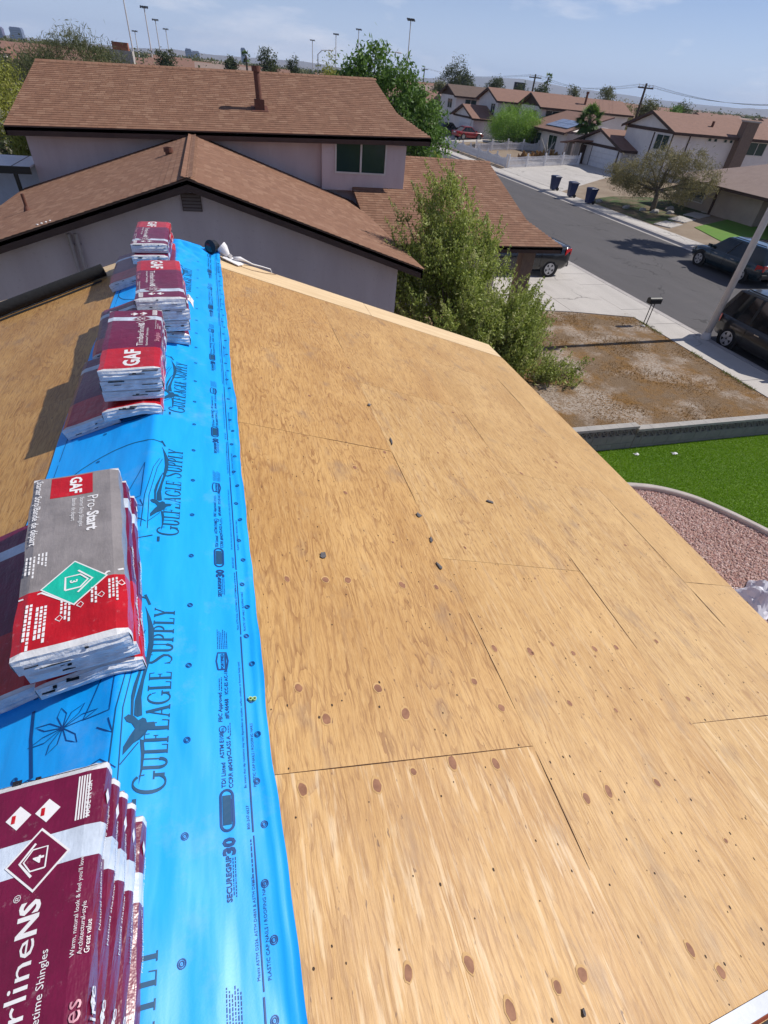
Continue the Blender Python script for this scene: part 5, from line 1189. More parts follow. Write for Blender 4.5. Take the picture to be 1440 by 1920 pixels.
# ------------------------------------------------------------------ cars
def car(name, label, loc, rz, L_=4.75, W_=1.9, Ht=1.72, paint=None, style='suv', rails=True, group=None):
    root = thing(name, loc, label, 'car', group, rz); hl, hw = L_/2, W_/2; belt = {'sedan': .90, 'pickup': 1.16}.get(style, .98); nose = .86 if style == 'suv' else .78
    def ring(x, w_, zb, zt):
        h = [(w_*.86, zb), (w_*.97, zb+.10), (w_, zb+.26), (w_*1.0, zb+(zt-zb)*.62), (w_*.965, zt-.10), (w_*.90, zt-.02), (w_*.6, zt+.012)]
        return [(x, -a, b) for a, b in h]+[(x, a, b) for a, b in h[::-1]]
    bk = {'sedan': .92, 'pickup': 1.22}.get(style, 1.0)
    secs = [(-hl, .80, .46, bk-.14), (-hl+.06, .91, .38, bk-.03), (-hl+.30, .985, .30, bk), (-hl+.9, 1, .24, belt), (-.2, 1, .22, belt-.01), (hl-1.55, 1, .22, belt-.02), (hl-1.15, .99, .24, belt-.03), (hl-.55, .955, .27, nose+.04), (hl-.16, .87, .32, nose-.06), (hl, .74, .42, nose-.24)]
    mb = MB(); mb.loft([ring(x, w_*hw, a, b) for x, w_, a, b in secs]); mb.build('body', paint, root, smooth=True, local=True)
    xr0, xr1, xf0, xf1 = (-hl+.10, -hl+.42, hl-1.95, hl-1.22) if style == 'suv' else (-hl+.55, -hl+1.25, hl-2.1, hl-1.35) if style == 'sedan' else (-hl+1.75, -hl+1.95, hl-2.0, hl-1.3)
    bw_, tw = hw*.90, hw*.70; zt = Ht-.05
    mb = MB(); lo = [(xr0,-bw_,belt-.04),(xf1,-bw_,belt-.06),(xf1+.12,0,belt-.05),(xf1,bw_,belt-.06),(xr0,bw_,belt-.04)]; hi = [(xr1,-tw,zt),(xf0,-tw,zt),(xf0+.08,0,zt+.01),(xf0,tw,zt),(xr1,tw,zt)]
    mb.loft([lo, hi]); mb.build('window_glass', GLASS2, root, local=True)
    mb = MB(); rr_ = lambda k, z: [(xr1-.06+k,-tw-.03+k*.6,z),(xf0+.02-k,-tw-.03+k*.6,z),(xf0+.12-k,0,z+.01),(xf0+.02-k,tw+.03-k*.6,z),(xr1-.06+k,tw+.03-k*.6,z),(xr1-.12+k,0,z)]
    mb.loft([rr_(0,zt-.012), rr_(.02,zt+.022), rr_(.12,zt+.055), rr_(.5,zt+.07)]); mb.build('roof_panel', paint, root, smooth=False, local=True)
    for s_ in (-1, 1):
        for k, wd in ((0., .07), (.36, .05), (.66, .05), (1., .05)):
            xa, xb = xr0+(xf1-xr0)*k, xr1+(xf0-xr1)*k; mb = MB(); q = .006
            mb.add([(xa-wd, s_*(bw_+q), belt-.05), (xa+wd, s_*(bw_+q), belt-.05), (xb+wd, s_*(tw+q), zt), (xb-wd, s_*(tw+q), zt)], [(0,1,2,3) if s_ < 0 else (3,2,1,0)]); mb.build('pillar', paint if k in (0., 1.) else BLKM, root, local=True)
        for xw in (-hl+.98, hl-.92):
            mb = MB(); mb.disc((xw, s_*(hw*.985+.004), .36), (0, s_, 0), .43, 24); mb.build('wheel_arch', BLKM, root, local=True)
            mb = MB(); mb.tube([(xw, s_*(hw-.22), .345), (xw, s_*(hw-.02), .345), (xw, s_*(hw+.012), .345)], [.345, .345, .315], 26); ty = mb.build('tyre', RUBB, root, local=True)
            mb = MB(); yy = s_*(hw+.015)
            mb.tube([(xw, yy-.006*s_, .345), (xw, yy+.004*s_, .345)], [.235, .228], 24, 1)
            for i in range(5):
                a = 2*math.pi*i/5+.3; d = Vector((math.cos(a), 0, math.sin(a))); e = Vector((-math.sin(a), 0, math.cos(a))); c = Vector((xw, yy+.010*s_, .345))
                mb.prism([c+d*.03-e*.05, c+d*.215-e*.062, c+d*.215+e*.062, c+d*.03+e*.05][::s_], (0, s_*.012, 0))
            for a in np.linspace(0, 2*math.pi, 24, endpoint=False):
                b = a+2*math.pi/24; mb.add([(xw+q_*math.cos(t_), yy+.018*s_, .345+q_*math.sin(t_)) for q_, t_ in ((.205,a),(.24,a),(.24,b),(.205,b))], [(0,1,2,3) if s_ < 0 else (3,2,1,0)])
            mb.build('rim', [RIM, BLKM], ty, local=True)
        mb = MB(); zz = belt-.26; mb.prism([(-hl+.005,s_*hw*.60,zz),(-hl+.005,s_*hw*.86,zz),(-hl+.36,s_*hw*1.0,zz),(-hl+.30,s_*hw*.9,zz)], (0,0,.24)); mb.build('tail_light', REDL, root, local=True)
        mb = MB(); mb.prism([(hl-.30,s_*hw*.93,.66),(hl-.10,s_*hw*.80,.62),(hl-.06,s_*hw*.5,.62),(hl-.16,s_*hw*.5,.64)], (0,0,.14)); mb.build('headlight', M('lamp_clear',(.5,.5,.5),rough=.1) if 'lamp_clear' not in MATS else MATS['lamp_clear'], root, local=True)
        mb = MB(); mb.prism([(xf1-.15,s_*hw*.96,belt+.02),(xf1-.15,s_*hw*1.13,belt+.04),(xf1-.02,s_*hw*1.13,belt+.04),(xf1+.02,s_*hw*.96,belt+.02)], (0,0,.13)); mb.build('side_mirror', paint, root, local=True)
        for xd in (-.55, .55):
            mb = MB(); mb.box(xd-.10, xd+.10, min(s_*hw*.985, s_*(hw*.985+.03)), max(s_*hw*.985, s_*(hw*.985+.03)), belt-.17, belt-.14); mb.build('door_handle', MATS['chrome'], root, local=True)
        for xd in (-hl+1.5, -.05, hl-1.5):
            mb = MB(); mb.box(xd-.006, xd+.006, s_*hw*1.0-.004, s_*hw*1.0+.004, .42, belt-.1); mb.build('door_gap', BLKM, root, local=True)
        if rails:
            mb = MB(); mb.tube([(xr1+.12,s_*tw*.93,zt+.03),(xr1+.2,s_*tw*.93,zt+.11),(xf0-.35,s_*tw*.93,zt+.11),(xf0-.25,s_*tw*.93,zt+.03)], .018, 6); mb.build('roof_rail', BLKM, root, local=True)
    if style == 'pickup':
        mb = MB(); mb.box(-hl+.10,-hl+1.66,-hw*.80,hw*.80,belt+.055,belt+.062); mb.build('bed_cover', BLKM, root, local=True)
        for s_ in (-1, 1): mb = MB(); mb.tube([(-hl+.25,s_*hw*.9,belt+.085),(-hl+1.6,s_*hw*.9,belt+.085)], .016, 6); mb.build('bed_rail', MATS['chrome'], root, local=True)
    mb = MB(); mb.box(-hl-.03,-hl+.12,-hw*.84,hw*.84,.40,.60); mb.build('bumper', paint if style == 'sedan' else BLKM, root, bevel=.03, local=True)
    mb = MB(); mb.box(-hl-.012,-hl+.05,-.24,.24,.70,.83); mb.build('number_plate', WHT, root, local=True)
    return root
M('chrome', (.6,.6,.62), rough=.2, metal=.9)
PBLK = M('paint_black', (.008,.009,.012), rough=.25, coat=.8); PTEAL = M('paint_dark_teal', (.012,.028,.038), rough=.25, coat=.9); PDK = M('paint_dark_olive', (.020,.019,.017), rough=.3, coat=.8); PRED = M('paint_red', (.25,.02,.025), rough=.3, coat=.6)
car('parked_car', 'black pickup truck with its tail sticking out from under the brown garage roof', (12.62, 21.75, .115), math.pi, L_=5.2, Ht=1.72, paint=PBLK, style='pickup', rails=False)
car('parked_car', 'dark teal wagon parked across the street beside the green lawn', (25.75, 21.9, -.02), math.pi/2, L_=4.75, Ht=1.62, paint=PTEAL)
car('parked_car', 'dark minivan with roof rails parked beside the street lamp', (18.1, 11.75, -.02), -math.pi/2, L_=5.0, W_=1.98, Ht=1.80, paint=PDK)
car('parked_car', 'black covered car far up the street beside the tall green tree', (34.6, 87.5, .5), math.pi*.05, L_=4.7, Ht=1.55, paint=PBLK, style='sedan', rails=False)
car('parked_car', 'red car behind the far end of the white picket fence', (35.6, 82.2, .55), math.pi*.04, L_=4.4, Ht=1.45, paint=PRED, style='sedan', rails=False)

# ------------------------------------------------------------------ houses across the street
def fhouse(label, x0, x1, y0, y1, base, ez, rise, wall=STUCW, roof=SHINF, gable=None, ov=.45, name='house'):
    """two pitched roof with its gable towards the street (-X)."""
    yc = (y0+y1)/2; root = thing(name, ((x0+x1)/2, yc, base), label, 'house'); k = rise/(yc-y0); ridge = ez+rise
    mb = MB(); mb.prism([(x0,y0,base-.4),(x0,y1,base-.4),(x0,y1,ez-.06),(x0,y0,ez-.06)], (x1-x0,0,0)); mb.build('wall', wall, root)
    mb = MB(); mb.prism([(x0,y0,ez-.06),(x0,y1,ez-.06),(x0,yc,ridge-.06)], (x1-x0,0,0)); mb.build('gable', gable or wall, root)
    for a, b in ((y0-ov, yc), (yc, y1+ov)):
        za, zb = (ez-ov*k, ridge) if a < y0 else (ridge, ez-ov*k)
        mb = MB(); mb.prism([(x0-ov,a,za),(x0-ov,b,zb),(x1+ov,b,zb),(x1+ov,a,za)], (0,0,.10)); mb.build('roof', roof, root)
    mb = MB()
    mb.prism([(x0-ov-.04,y0-ov,ez-ov*k-.12),(x0-ov-.04,yc,ridge-.12),(x0-ov-.04,yc,ridge+.11),(x0-ov-.04,y0-ov,ez-ov*k+.11)], (.04,0,0)); mb.prism([(x0-ov-.04,yc,ridge-.12),(x0-ov-.04,y1+ov,ez-ov*k-.12),(x0-ov-.04,y1+ov,ez-ov*k+.11),(x0-ov-.04,yc,ridge+.11)], (.04,0,0))
    mb.prism([(x0-ov,y0-ov-.04,ez-ov*k-.12),(x1+ov,y0-ov-.04,ez-ov*k-.12),(x1+ov,y0-ov-.04,ez-ov*k+.10),(x0-ov,y0-ov-.04,ez-ov*k+.10)], (0,.04,0)); mb.build('fascia', BRN, root)
    return root
def wnd(root, face, a, b, c, d, pos, panes=2, name='window'):
    """window on a wall: face 'x' (plane x = pos, spans y a..b) or 'y' (plane y = pos, spans x a..b)."""
    def bx(mb, u0, u1, w0, w1, d0, d1, m=0):
        if face == 'x': mb.box(pos-d1, pos-d0, u0, u1, w0, w1, m)
        else: mb.box(u0, u1, pos-d1, pos-d0, w0, w1, m)
    mb = MB(); t_ = .06
    for q in ((a,b,c,c+t_),(a,b,d-t_,d),(a,a+t_,c+t_,d-t_),(b-t_,b,c+t_,d-t_)): bx(mb, *q, -.02, .05)
    for i in range(1, panes): m_ = a+(b-a)*i/panes; bx(mb, m_-.03, m_+.03, c+t_, d-t_, -.02, .04)
    f = mb.build(name, FRAME, root)
    for i in range(panes):
        p, q = a+(b-a)*i/panes+.045, a+(b-a)*(i+1)/panes-.045; mb = MB(); bx(mb, p, q, c+t_, d-t_, -.03, .015); mb.build('pane', GLASS, f)
    return f
def trim(root, *boxes, name='trim', m=BRN):
    for b in boxes: mb = MB(); mb.box(*b); mb.build(name, m, root)
LZ = .64
A = fhouse('white two storey house with dark trim and a chimney across the street', 42.4, 55, 49.3, 56.5, LZ, 4.6, 1.2)
trim(A, (42.33,42.395,49.3,56.5,4.36,4.62), (42.33,42.395,52.0,52.1,LZ,4.3), (42.33,42.395,49.32,49.42,LZ,4.3), (44.2,44.3,49.22,49.29,LZ,4.4))
wnd(A, 'x', 49.7, 51.6, 3.0, 4.25, 42.4); 
for x in (46.4, 47.1, 48.3, 49.0): wnd(A, 'y', x, x+.45, 4.02, 4.35, 49.3, 1)
mb = MB(); mb.box(49.6,51.0,48.6,49.35,LZ,5.75); ch = mb.build('chimney', colm, A); mb = MB(); mb.box(49.52,51.08,48.52,49.42,5.75,5.87); mb.build('chimney_cap', CAPS, ch)
wnd(A, 'y', 51.6, 53.8, 3.2, 4.3, 49.3, 2); roof_v = MB(); roof_v.tube([(47.5,50.6,5.0),(47.5,50.6,5.55)], .12, 8); roof_v.build('vent_pipe', RUST, A)
GA = fhouse('white garage wing with a brown trimmed gable and a pale roll up door', 40.9, 46.5, 54.1, 62.4, LZ, 2.62, 1.28, name='garage')
trim(GA, (40.83,40.895,54.1,62.4,2.42,2.66), (40.83,40.895,54.5,54.62,LZ,2.4), (40.83,40.895,59.3,59.45,LZ,2.4))
for i in range(4): trim(GA, (40.80,40.86,54.64,59.28,LZ+.02+.44*i,LZ+.02+.44*i+.425), name='door_panel', m=WHT)
for y in (60.4, 61.9): trim(GA, (39.3,39.75,y-.2,y+.2,LZ,2.5), name='porch_post', m=STUCT)
mb = MB(); mb.prism([(39.0,59.6,2.72),(39.0,63.2,2.2),(41.0,63.2,2.2),(41.0,59.6,2.72)], (0,0,.12)); mb.build('porch_roof', SHINF, GA); trim(GA, (40.80,40.88,60.6,61.6,LZ,2.3), name='entry_door')
mb = MB(); mb.tube([(43.5,62.0,3.0),(43.5,62.0,3.9)], .4, 10); mb.build('cooler_unit', WHT, GA)
T2 = thing('house', (40, 33.5, LZ), 'tan roofed single storey house with a dark porch at the right edge', 'house')
X0, X1, YA, YB, EZ = 35.2, 45, 25.2, 38.4, 2.42
mb = MB(); mb.box(X0,X1,30.3,YB,LZ-.7,EZ-.05); mb.box(38.4,X1,25.2,30.3,LZ-.7,EZ-.05); mb.build('wall', STUCT, T2)
E_ = [(34.5,24.6),(45.7,24.6),(45.7,39.0),(34.5,39.0)]; r1, r2_ = (40.1,29.8,4.0), (40.1,34.0,4.0); zz = EZ-.1
mb = MB()
for P in ([(34.5,39.0,zz),(34.5,24.6,zz),r1,r2_], [(45.7,24.6,zz),(45.7,39.0,zz),r2_,r1], [(34.5,24.6,zz),(45.7,24.6,zz),r1], [(45.7,39.0,zz),(34.5,39.0,zz),r2_]): mb.poly(P)
mb.poly([(x, y, zz-.1) for x, y in E_]); 
for i in range(4): (a, b), (c, d) = E_[i], E_[(i+1) % 4]; mb.poly([(a,b,zz-.1),(c,d,zz-.1),(c,d,zz),(a,b,zz)])
mb.build('roof', SHINT, T2); trim(T2, (34.44,34.5,24.6,39.0,zz-.16,zz+.02), name='fascia')
wnd(T2, 'x', 35.3, 37.4, 1.0, 2.0, X0); trim(T2, (35.12,35.195,34.2,34.35,.4,2.3)); 
for y in (25.6, 28.0): trim(T2, (34.7,34.9,y-.1,y+.1,.2,2.3), name='porch_post', m=STUCT)
mb = MB(); mb.box(41.5,43.2,30.6,32.4,3.4,4.7); ac = mb.build('roof_cooler', M('cooler_grey',(.11,.11,.12),rough=.6), T2)
for i in range(5): mb = MB(); mb.box(41.44,41.49,30.7,32.3,3.55+.22*i,3.68+.22*i); mb.build('louvre', BLKM, ac)
B_ = fhouse('white two storey house with a dark brown gable behind the lime green tree', 42.5, 56, 75.4, 81.2, LZ, 5.05, 1.15, gable=BRN)
wnd(B_, 'y', 43.2, 45.2, 3.5, 4.7, 75.4); wnd(B_, 'x', 76.4, 77.8, 3.4, 4.6, 42.5); mb = MB(); mb.tube([(49.5,76.6,5.2),(49.5,76.6,6.9)], .14, 8); mb.tube([(49.5,76.6,6.7),(49.5,76.6,6.95)], .2, 8); mb.build('flue', RUST, B_)
SW = thing('house', (43, 69, LZ), 'low wing with solar panels on its shed roof beside the fan palm', 'house')
mb = MB(); mb.box(40.6,48,64.6,75.2,LZ-.4,3.0); mb.build('wall', STUCW, SW)
mb = MB(); mb.prism([(39.9,64.2,2.95),(39.9,75.3,2.95),(46,75.3,4.75),(46,64.2,4.75)], (0,0,.12)); mb.build('roof', SHINF, SW); trim(SW, (39.85,39.9,64.2,75.3,2.85,3.08), name='fascia')
for i in range(3):
    for j in range(2):
        mb = MB(); a, b = 65.4+1.75*i, 40.9+1.15*j; q = lambda x: 2.95+(x-39.9)*1.8/6.1
        mb.prism([(b,a,q(b)+.17),(b,a+1.68,q(b)+.17),(b+1.08,a+1.68,q(b+1.08)+.17),(b+1.08,a,q(b+1.08)+.17)], (0,0,.04)); mb.build('solar_panel', M('solar_glare',(.22,.27,.38),rough=.25,spec=.8) if 'solar_glare' not in MATS else MATS['solar_glare'], SW)  # sky glare is put into the pale panel colour
wnd(SW, 'x', 66.6, 68.6, 1.1, 2.6, 40.6); wnd(SW, 'x', 70.5, 73.0, 1.2, 2.6, 40.6)
C1 = fhouse('white two storey house with a shaded brown gable farthest up the street', 38, 52, 94.5, 101.5, LZ, 5.05, 1.15, gable=BRN, roof=SHIND)
wnd(C1, 'y', 39.5, 41.5, 3.6, 4.7, 94.5); wnd(C1, 'x', 96, 98, 3.4, 4.6, 38)
C2 = fhouse('white two storey house with a small pale gable behind the black covered car', 40, 53, 83.4, 90.2, LZ, 5.1, 1.2)
wnd(C2, 'x', 84.2, 85.6, 3.3, 4.7, 40); wnd(C2, 'y', 41.5, 43.5, 3.4, 4.6, 83.4)
C3 = fhouse('low white garage wing with its gable beside the black covered car', 36.6, 41, 83.2, 91.2, LZ, 2.95, 1.25, name='garage')
trim(C3, (36.54,36.595,83.2,91.2,2.75,2.98)); 
for i in range(4): trim(C3, (36.52,36.58,84.0,88.4,LZ+.5*i,LZ+.5*i+.48), name='door_panel', m=WHT)
# white picket fences with scalloped tops
def fence(pts, label, scallop=.18, hgt=.95, pk=.12):
    root = thing('picket_fence', (pts[0][0], pts[0][1], lotz(pts[0][0])), label, 'fence', 'white picket fences round the dry garden')
    ln = sum(math.hypot(b[0]-a[0], b[1]-a[1]) for a, b in zip(pts[:-1], pts[1:])); npan = max(1, round(ln/2.4))
    (ax, ay), (bx, by) = pts[0], pts[-1]; ux, uy = (bx-ax)/ln, (by-ay)/ln; px_, py_ = -uy, ux
    def bar_(u0, u1, z0, z1, th, name, top=None):
        mb = MB(); z = lambda u: lotz(ax+ux*u)
        P = [(ax+ux*u0-px_*th, ay+uy*u0-py_*th, z(u0)+z0), (ax+ux*u1-px_*th, ay+uy*u1-py_*th, z(u1)+z0), (ax+ux*u1-px_*th, ay+uy*u1-py_*th, z(u1)+z1), (ax+ux*u0-px_*th, ay+uy*u0-py_*th, z(u0)+z1)]
        mb.prism(P, (px_*2*th, py_*2*th, 0)); return mb.build(name, WHT, root)
    w_ = ln/npan
    for i in range(npan+1): bar_(w_*i-.065, w_*i+.065, 0, hgt+.22, .065, 'post')
    for i in range(npan):
        for z in (.16, .62): bar_(w_*i+.07, w_*(i+1)-.07, z, z+.09, .022, 'rail')
        n = int(w_/.16); 
        for k in range(n):
            u = w_*i+.10+(w_-.2)*(k+.5)/n; q = abs((k+.5)/n*2-1); bar_(u-.048, u+.048, .05, hgt-scallop+scallop*q*q, .014, 'picket')
fence([(29.6, 81.5), (29.6, 57.0)], 'long white picket fence along the far sidewalk')
fence([(29.75, 56.8), (38.6, 57.8)], 'short white picket fence across the front of the dry garden', .05)
fence([(31.5, 69.6), (40.4, 70.4)], 'scalloped white picket fence behind the dried cactus plants')
DRYP = foliage('leaf_dry', (.20,.10,.04), (.33,.19,.07), (.45,.36,.14))
for i, (x, y, s_, lb) in enumerate(((34.0, 61.6, .9, 'dried orange brown cactus clump, leftmost inside the picket fence'), (36.2, 61.9, 1.0, 'dried orange brown cactus clump, middle one inside the picket fence'), (38.2, 62.6, .9, 'dried yellowish cactus clump, rightmost inside the picket fence'))):
    gg = np.random.RandomState(40+i); root = thing('cactus_clump', (x, y, lotz(x)), lb, 'plant', 'dried cactus clumps inside the picket fence'); mb = MB()
    for k in range(22):
        a = gg.uniform(0, 6.28); l_ = gg.uniform(.4, 1.0)*s_; bx, by = x+gg.normal(0, .35), y+gg.normal(0, .35)
        mb.tube([(bx, by, lotz(x)), (bx+.2*math.cos(a)*l_, by+.2*math.sin(a)*l_, lotz(x)+l_*.6), (bx+.4*math.cos(a)*l_, by+.4*math.sin(a)*l_, lotz(x)+l_)], [.08, .14, .05], 6, 0, gg.uniform(.05, 1))
    mb.build('stems', DRYP, root)
dt = thing('bare_tree', (37.2, 62.6, .6), 'small bare pale tree rising from the dried cactus plants', 'tree'); mb = MB()
for k, (dx, dy, dz) in enumerate(((-.8,.4,1.9),(.1,.6,2.2),(.6,-.3,1.7),(-.4,-.3,1.5))): mb.tube([(37.2,62.6,.5),(37.2+dx*.3,62.6+dy*.3,.6+dz*.5),(37.2+dx,62.6+dy,.6+dz)], [.12,.09,.04], 6)
mb.build('branches', CAPS, dt)
for i, (x, y, s_) in enumerate(((30.2,37.2,.32),(30.9,36.2,.28),(31.4,35.4,.36),(32.3,34.9,.3),(33.0,35.8,.4),(29.4,39.6,.3),(36.9,28.6,.35),(36.2,27.9,.28))):
    mb = MB(); mb.blob((x, y, lotz(x)+s_*.2), s_, s_*.8, s_*.55, 0, 0, 8, 5, .25); mb.build('boulder', CAPS, base=(x, y, lotz(x)), label='pale boulder at the edge of the %s' % ('olive tree bed, number %s from the street corner' % ('one','two','three','four','five','six')[i] if i < 6 else ('green lawn behind the teal wagon, farther one' if i == 6 else 'green lawn behind the teal wagon, nearer one')), cat='boulder', group='pale boulders in the front yards')

# ------------------------------------------------------------------ poles and wires
WIREP = []
for i, (x, y, hh, lb) in enumerate(((55, 72.4, 8.3, 'dark wooden utility pole with a crossarm behind the white house'), (55.5, 103.3, 8.7, 'wooden utility pole with a crossarm behind the brown gable'), (54.6, 41.5, 8.1, 'wooden utility pole out to the right carrying the street wires'), (67.8, 200, 9.6, 'distant utility pole standing above the far end of the street'))):
    root = thing('utility_pole', (x, y, 0), lb, 'utility pole', 'wooden utility poles'); mb = MB(); mb.tube([(x, y, 0), (x-.05, y, hh)], [.19, .13], 9); mb.build('pole', WOODP, root)
    mb = MB(); mb.box(x-1.15, x+1.15, y-.07, y+.07, hh-.52, hh-.38); mb.build('crossarm', WOODP, root)
    for dx in (-1.05, -.5, .5, 1.05): mb = MB(); mb.tube([(x+dx, y, hh-.38), (x+dx, y, hh-.12)], .045, 6); mb.build('insulator', METAL, root)
    WIREP.append((x, y, hh))
for i, dx in enumerate((-1.05, -.5, .5, 1.05)):
    mb = MB()
    for a, b in ((2, 0), (0, 1), (1, 3)):
        p, q = WIREP[a], WIREP[b]; P = [(p[0]+dx+(q[0]-p[0])*k/14, p[1]+(q[1]-p[1])*k/14, p[2]-.12+(q[2]-p[2])*k/14-1.0*math.sin(math.pi*k/14)) for k in range(15)]; mb.tube(P, .011, 4, cap=False)
    mb.build('overhead_wire', BLKM, base=(55, 72, 8), label='thin overhead wire strung between the utility poles, %s' % ('outermost on the street side', 'second from the street side', 'third from the street side', 'outermost on the far side')[i], cat='wire', group='overhead wires')
FLD = [((-13.2, 150, 16.2), 'tallest floodlight pole at the left above the rooftop chimney'), ((-12.3, 190, 15.0), 'second tall floodlight pole from the left'), ((-14.0, 260, 15.3), 'slim floodlight pole third in the left hand row'), ((-13.6, 320, 14.8), 'faint floodlight pole last in the left hand row'), ((-26.6, 320, 13.0), 'short faint floodlight pole between the two tall left ones'),
       ((51.3, 320, 16.8), 'faint floodlight pole left of the yellowish round tree'), ((50.9, 260, 17.3), 'slim floodlight pole above the yellowish round tree'), ((57.5, 250, 18.9), 'floodlight pole beside the top of the broadleaf tree'), ((46.6, 150, 16.5), 'tall lone floodlight pole right of the broadleaf tree')]
for (x, y, hh), lb in FLD:
    root = thing('floodlight_pole', (x, y, 0), lb, 'light pole', 'tall floodlight poles on the skyline'); k = y/150
    mb = MB(); mb.tube([(x, y, 0), (x, y, hh)], [.17*k**.5, .10*k**.5], 8); mb.build('pole', METAL, root)
    mb = MB(); mb.box(x-.75*k**.4, x+.75*k**.4, y-.1, y+.1, hh-.1, hh+.1)
    for dx in (-.7, -.25, .25, .7): mb.prism([(x+dx*k**.4-.2, y-.45, hh-.32), (x+dx*k**.4+.2, y-.45, hh-.32), (x+dx*k**.4+.2, y+.3, hh+.05), (x+dx*k**.4-.2, y+.3, hh+.05)], (0, .05, .16))
    mb.build('lamp_cluster', BLKM, root)
for x, y, hh, dx, lb in ((26.0, 100, 9.1, 4.2, 'grey street light with a curved arm reaching right of the broadleaf tree'), (20.2, 118, 8.9, 2.6, 'grey street light with a curved arm left of the yellowish round tree')):
    root = thing('street_light', (x, y, 0), lb, 'street light'); mb = MB(); mb.tube([(x, y, 0), (x, y, hh-.5), (x+dx*.3, y, hh+.1), (x+dx*.8, y, hh+.2)], [.12, .09, .07, .05], 7); mb.build('pole', METAL, root); mb = MB(); mb.blob((x+dx*.9, y, hh+.18), .5, .18, .10); mb.build('lamp_head', METAL, root)

# ------------------------------------------------------------------ trees, roofs and towers in the distance
def far_tree(x, y, top, r_, mat, label, seed, z0=0, wide=1., name='distant_tree'):
    h = top-z0; g2 = np.random.RandomState(seed); n = 5; el = [(x+g2.uniform(-.6, .6)*r_, y+g2.uniform(-.5, .5)*r_, z0+h*g2.uniform(.5, .8), r_*.62*wide, r_*.62, h*.24) for _ in range(n)]+[(x, y, z0+h*.72, r_*.6*wide, r_*.6, h*.27)]
    return tree(name, (x, y, z0), el, mat, label, 'tree', 'distant trees on the skyline', clumps=95, per=34, clr=.10*r_+.18, leaf=.10+.0013*y, trunk=.18, seed=seed, elong=1.5, up=.1)
DT = [(12,120,8.9,1.9,F_DARK,'dark rounded tree on the skyline right of the thin tower'), (15.8,120,7.9,1.1,F_DARK,'small dark tree standing just right of the larger skyline tree'), (-5.4,120,7.2,1.3,F_DARK,'small round dark tree behind the upper roof near its chimney'), (5.2,120,7.2,1.1,F_DARK,'small low dark tree left of the thin tower'),
      (13.8,70,7.8,1.9,F_YEL,'yellowish round tree just left of the broadleaf tree'), (11.6,64,6.7,.9,F_DARK,'dark small tree at the left foot of the yellowish tree'), (58.8,150,11.2,4.0,F_DARK,'largest dark tree on the skyline right of the lone floodlight pole'), (62.5,150,9.4,2.6,F_DARK,'dark tree merging with the right side of the largest skyline tree'), (69.6,150,8.9,2.4,F_DARK,'round dark tree behind the far white house'),
      (62.2,112,8.1,1.8,F_DARK,'dark tree right of the nearer utility pole crossarm behind brown roof'), (68.6,112,8.2,1.5,F_MID,'thin crowned tree above the long brown roof'), (74.3,108,8.3,2.0,F_MID,'half bare tree above the fan palm'), (59.5,84,6.4,2.6,F_OLIVE,'broad olive tree behind the fan palm'), (62.8,86,6.5,2.6,F_OLIVE,'broad olive tree left of the dark utility pole'),
      (67.2,86,7.2,1.7,F_MID,'green tree just right of the dark utility pole'), (70.0,84,6.7,1.8,F_GREEN,'bright green tree behind the white gable house'), (73.4,86,7.2,1.9,F_DARK,'dark layered tree right of the bright green one'), (-15.5,60,4.9,2.4,F_YEL,'yellow green tree at the far left edge'), (-13.4,66,5.4,1.7,F_DARK,'dark tree between the towers and the upper roof'), (82,60,5.0,2.2,F_GREEN,'green tree at the right edge behind the chimney'), (52,140,7.0,2.2,F_MID,'green tree left of the largest dark skyline tree'), (77,150,8.0,2.4,F_DARK,'dark tree under the hills right of the round one')]
for i, d in enumerate(DT): far_tree(*d, seed=60+i)
palm((7.9, 120, 0), 7.2, 1.2, 'small palm on the skyline beside the thin tower', 16, 5, group=None); palm((84, 150, 0), 9.4, 1.6, 'palm with a drooping crown behind the utility pole', 16, 6)
# the far built up plain: one mass of trees and low roofs
gb = np.random.RandomState(5); mb = MB(); n = 0
BELT = []
while n < 1500:
    y = 130*math.exp(gb.uniform(0, 2.9)); x = gb.uniform(-.42, 1.9)*y
    if y < 125 or (x < 80 and y < 112) or (17 < x < 32 and y < 420): continue
    BELT.append((x, y)); n += 1
for _ in range(420):
    y = 120*math.exp(gb.uniform(0, 1.5)); x = gb.uniform(-.44, .20)*y
    if 17 < x < 32: continue
    BELT.append((x, y))
for _ in range(2600):
    y = 260*math.exp(gb.uniform(0, 2.2)); x = gb.uniform(-.44, 1.6 if _ % 2 else .25)*y
    if not (17 < x < 32 and y < 420): BELT.append((x, y))
for x, y in BELT:
    k = gb.uniform(.6, 1.25); hh = gb.uniform(3.0, 6.2 if y > 260 else 4.6); nb_ = 7 if y < 600 else 4
    cs = [(x+gb.normal(0, 1.3*k), y+gb.normal(0, 1.3*k), hh*gb.uniform(.35, .95), k*1.3, gb.uniform(.1, .9)) for _ in range(nb_)]
    leaf_cloud(mb, cs, 30 if y < 300 else 9, .75, .22+.0015*y if y < 300 else .6+.0009*y, gb, 1.2, 0, asp=.8)
mb.build('tree_belt', F_MID, kind='stuff')
mb = MB()
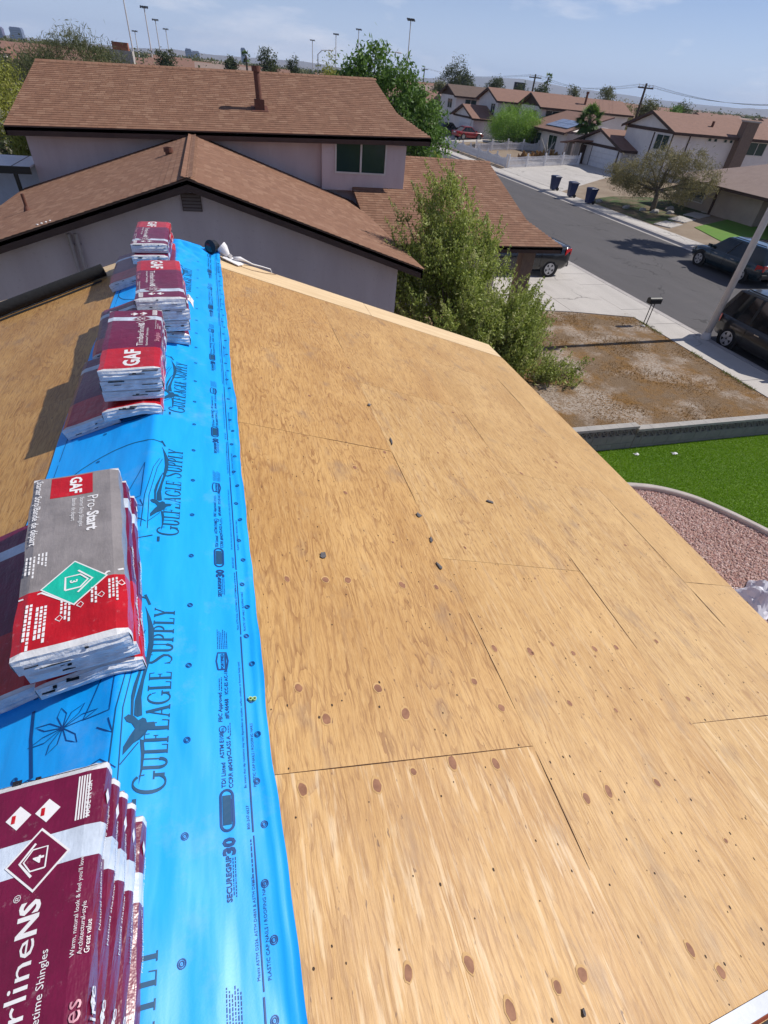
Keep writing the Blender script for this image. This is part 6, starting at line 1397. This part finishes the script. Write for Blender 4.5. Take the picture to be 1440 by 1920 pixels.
for _ in range(420):
    y = 118*math.exp(gb.uniform(0, 2.6)); x = gb.uniform(-.40, 1.8)*y
    if (x < 82 and y < 114) or (14 < x < 34 and y < 420): continue
    wx, wy, hh = gb.uniform(8, 15), gb.uniform(8, 12), gb.uniform(2.6, 4.4); m = gb.randint(0, 3)
    mb.box(x-wx/2, x+wx/2, y-wy/2, y+wy/2, 0, hh, 0 if m else 1)
    mb.prism([(x-wx/2-.5, y-wy/2-.5, hh), (x-wx/2-.5, y+wy/2+.5, hh), (x-wx/2-.5, y, hh+1.7)], (wx+1, 0, 0), 2+m % 2)
mb.build('distant_roofs', [STUCW, STUCT, SHINF, SHINT], kind='stuff')
# roofs that can be told apart just behind the upper ridge and down the street
for i, (x, y, wx, wy, lb, m) in enumerate(((-4.6, 47, 5, 7, 'low brown roof with a terracotta chimney behind the upper ridge', SHINF), (60, 128, 16, 9, 'long low house behind the far white gables', SHIND), (74, 122, 14, 9, 'pale low house with a brown roof beneath the hills', SHINF), (98, 96, 16, 10, 'low house with a tan roof beyond the chimney house', SHINT), (88, 130, 15, 10, 'distant brown roofed house left of the faint palm', SHINF))):
    fh = fhouse(lb, x-wx/2, x+wx/2, y-wy/2, y+wy/2, 0, 3.6 if i else 4.2, 1.3, roof=m)
    if i == 0:
        mb = MB(); mb.box(-4.9,-3.6,44.6,45.6,4.6,6.25); cc = mb.build('chimney', CAPS, fh); mb = MB(); mb.box(-4.7,-3.8,44.75,45.45,6.25,6.62); mb.build('chimney_pot', M('terracotta', (.30,.11,.07), rough=.8), cc)
bb = thing('billboard', (86.6, 170, 0), 'dark blank back of a billboard above the far roofs', 'billboard'); mb = MB(); mb.box(84.9,88.3,169.9,170.2,5.5,8.2); mb.build('panel', M('board_dark', (.02,.022,.035), rough=.6), bb); mb = MB(); mb.tube([(86.6,170.3,0),(86.6,170.3,8.0)], .25, 8); mb.build('post', BLKM, bb)
TW = M('tower_glass', (.10,.13,.24), (.085,.11,.21), .02, .3, spec=.6); TWP = M('tower_pale', (.34,.33,.38), rough=.6); TWD = M('tower_purple', (.12,.10,.20), rough=.4)
for x0, x1, y, hh, m, lb in ((-648,-619,2500,30,TWD,'purple glass tower at the far left edge of the skyline'), (-655,-628,2440,19,TWP,'pale lower tower in front of the purple one'), (-613,-601,2550,15,TWP,'small cream block between the two left towers'), (-596,-562,2500,33,TW,'wide blue glass tower right of the purple one'),
      (-56,-34,2500,26,TW,'blue glass hotel tower on the skyline, taller slab'), (-34,-8,2520,22,TWP,'pale hotel slab attached to the blue glass tower'), (137,153,2500,44,TW,'tall thin lone tower on the skyline')):
    root = thing('tower', ((x0+x1)/2, y, 0), lb, 'tower', 'towers on the far skyline'); mb = MB(); mb.box(x0, x1, y, y+(x1-x0), -1, hh); mb.build('shaft', m, root)
    mb = MB(); mb.box(x0+2, x1-2, y+2, y+(x1-x0)-2, hh, hh+3); mb.build('crown', m, root)
    mb = MB()
    for z in np.arange(4, hh-2, 4.5): mb.box(x0-.12, x1+.12, y-.3, y, z, z+1.6)
    mb.build('window_bands', GLASS, root, kind='stuff')

# ------------------------------------------------------------------ air
mb = MB(); mb.box(-6600, 8900, -450, 7300, -3.2, 190)
hzm = bpy.data.materials.new('haze_air'); hzm.use_nodes = True; t = hzm.node_tree; t.nodes.clear(); o_ = t.nodes.new('ShaderNodeOutputMaterial'); pv = t.nodes.new('ShaderNodeVolumePrincipled')
pv.inputs['Color'].default_value = (.58, .74, 1, 1); pv.inputs['Density'].default_value = .00011; pv.inputs['Anisotropy'].default_value = .1
t.links.new(pv.outputs[0], o_.inputs['Volume']); hz_o = mb.build('haze', hzm, kind='stuff')
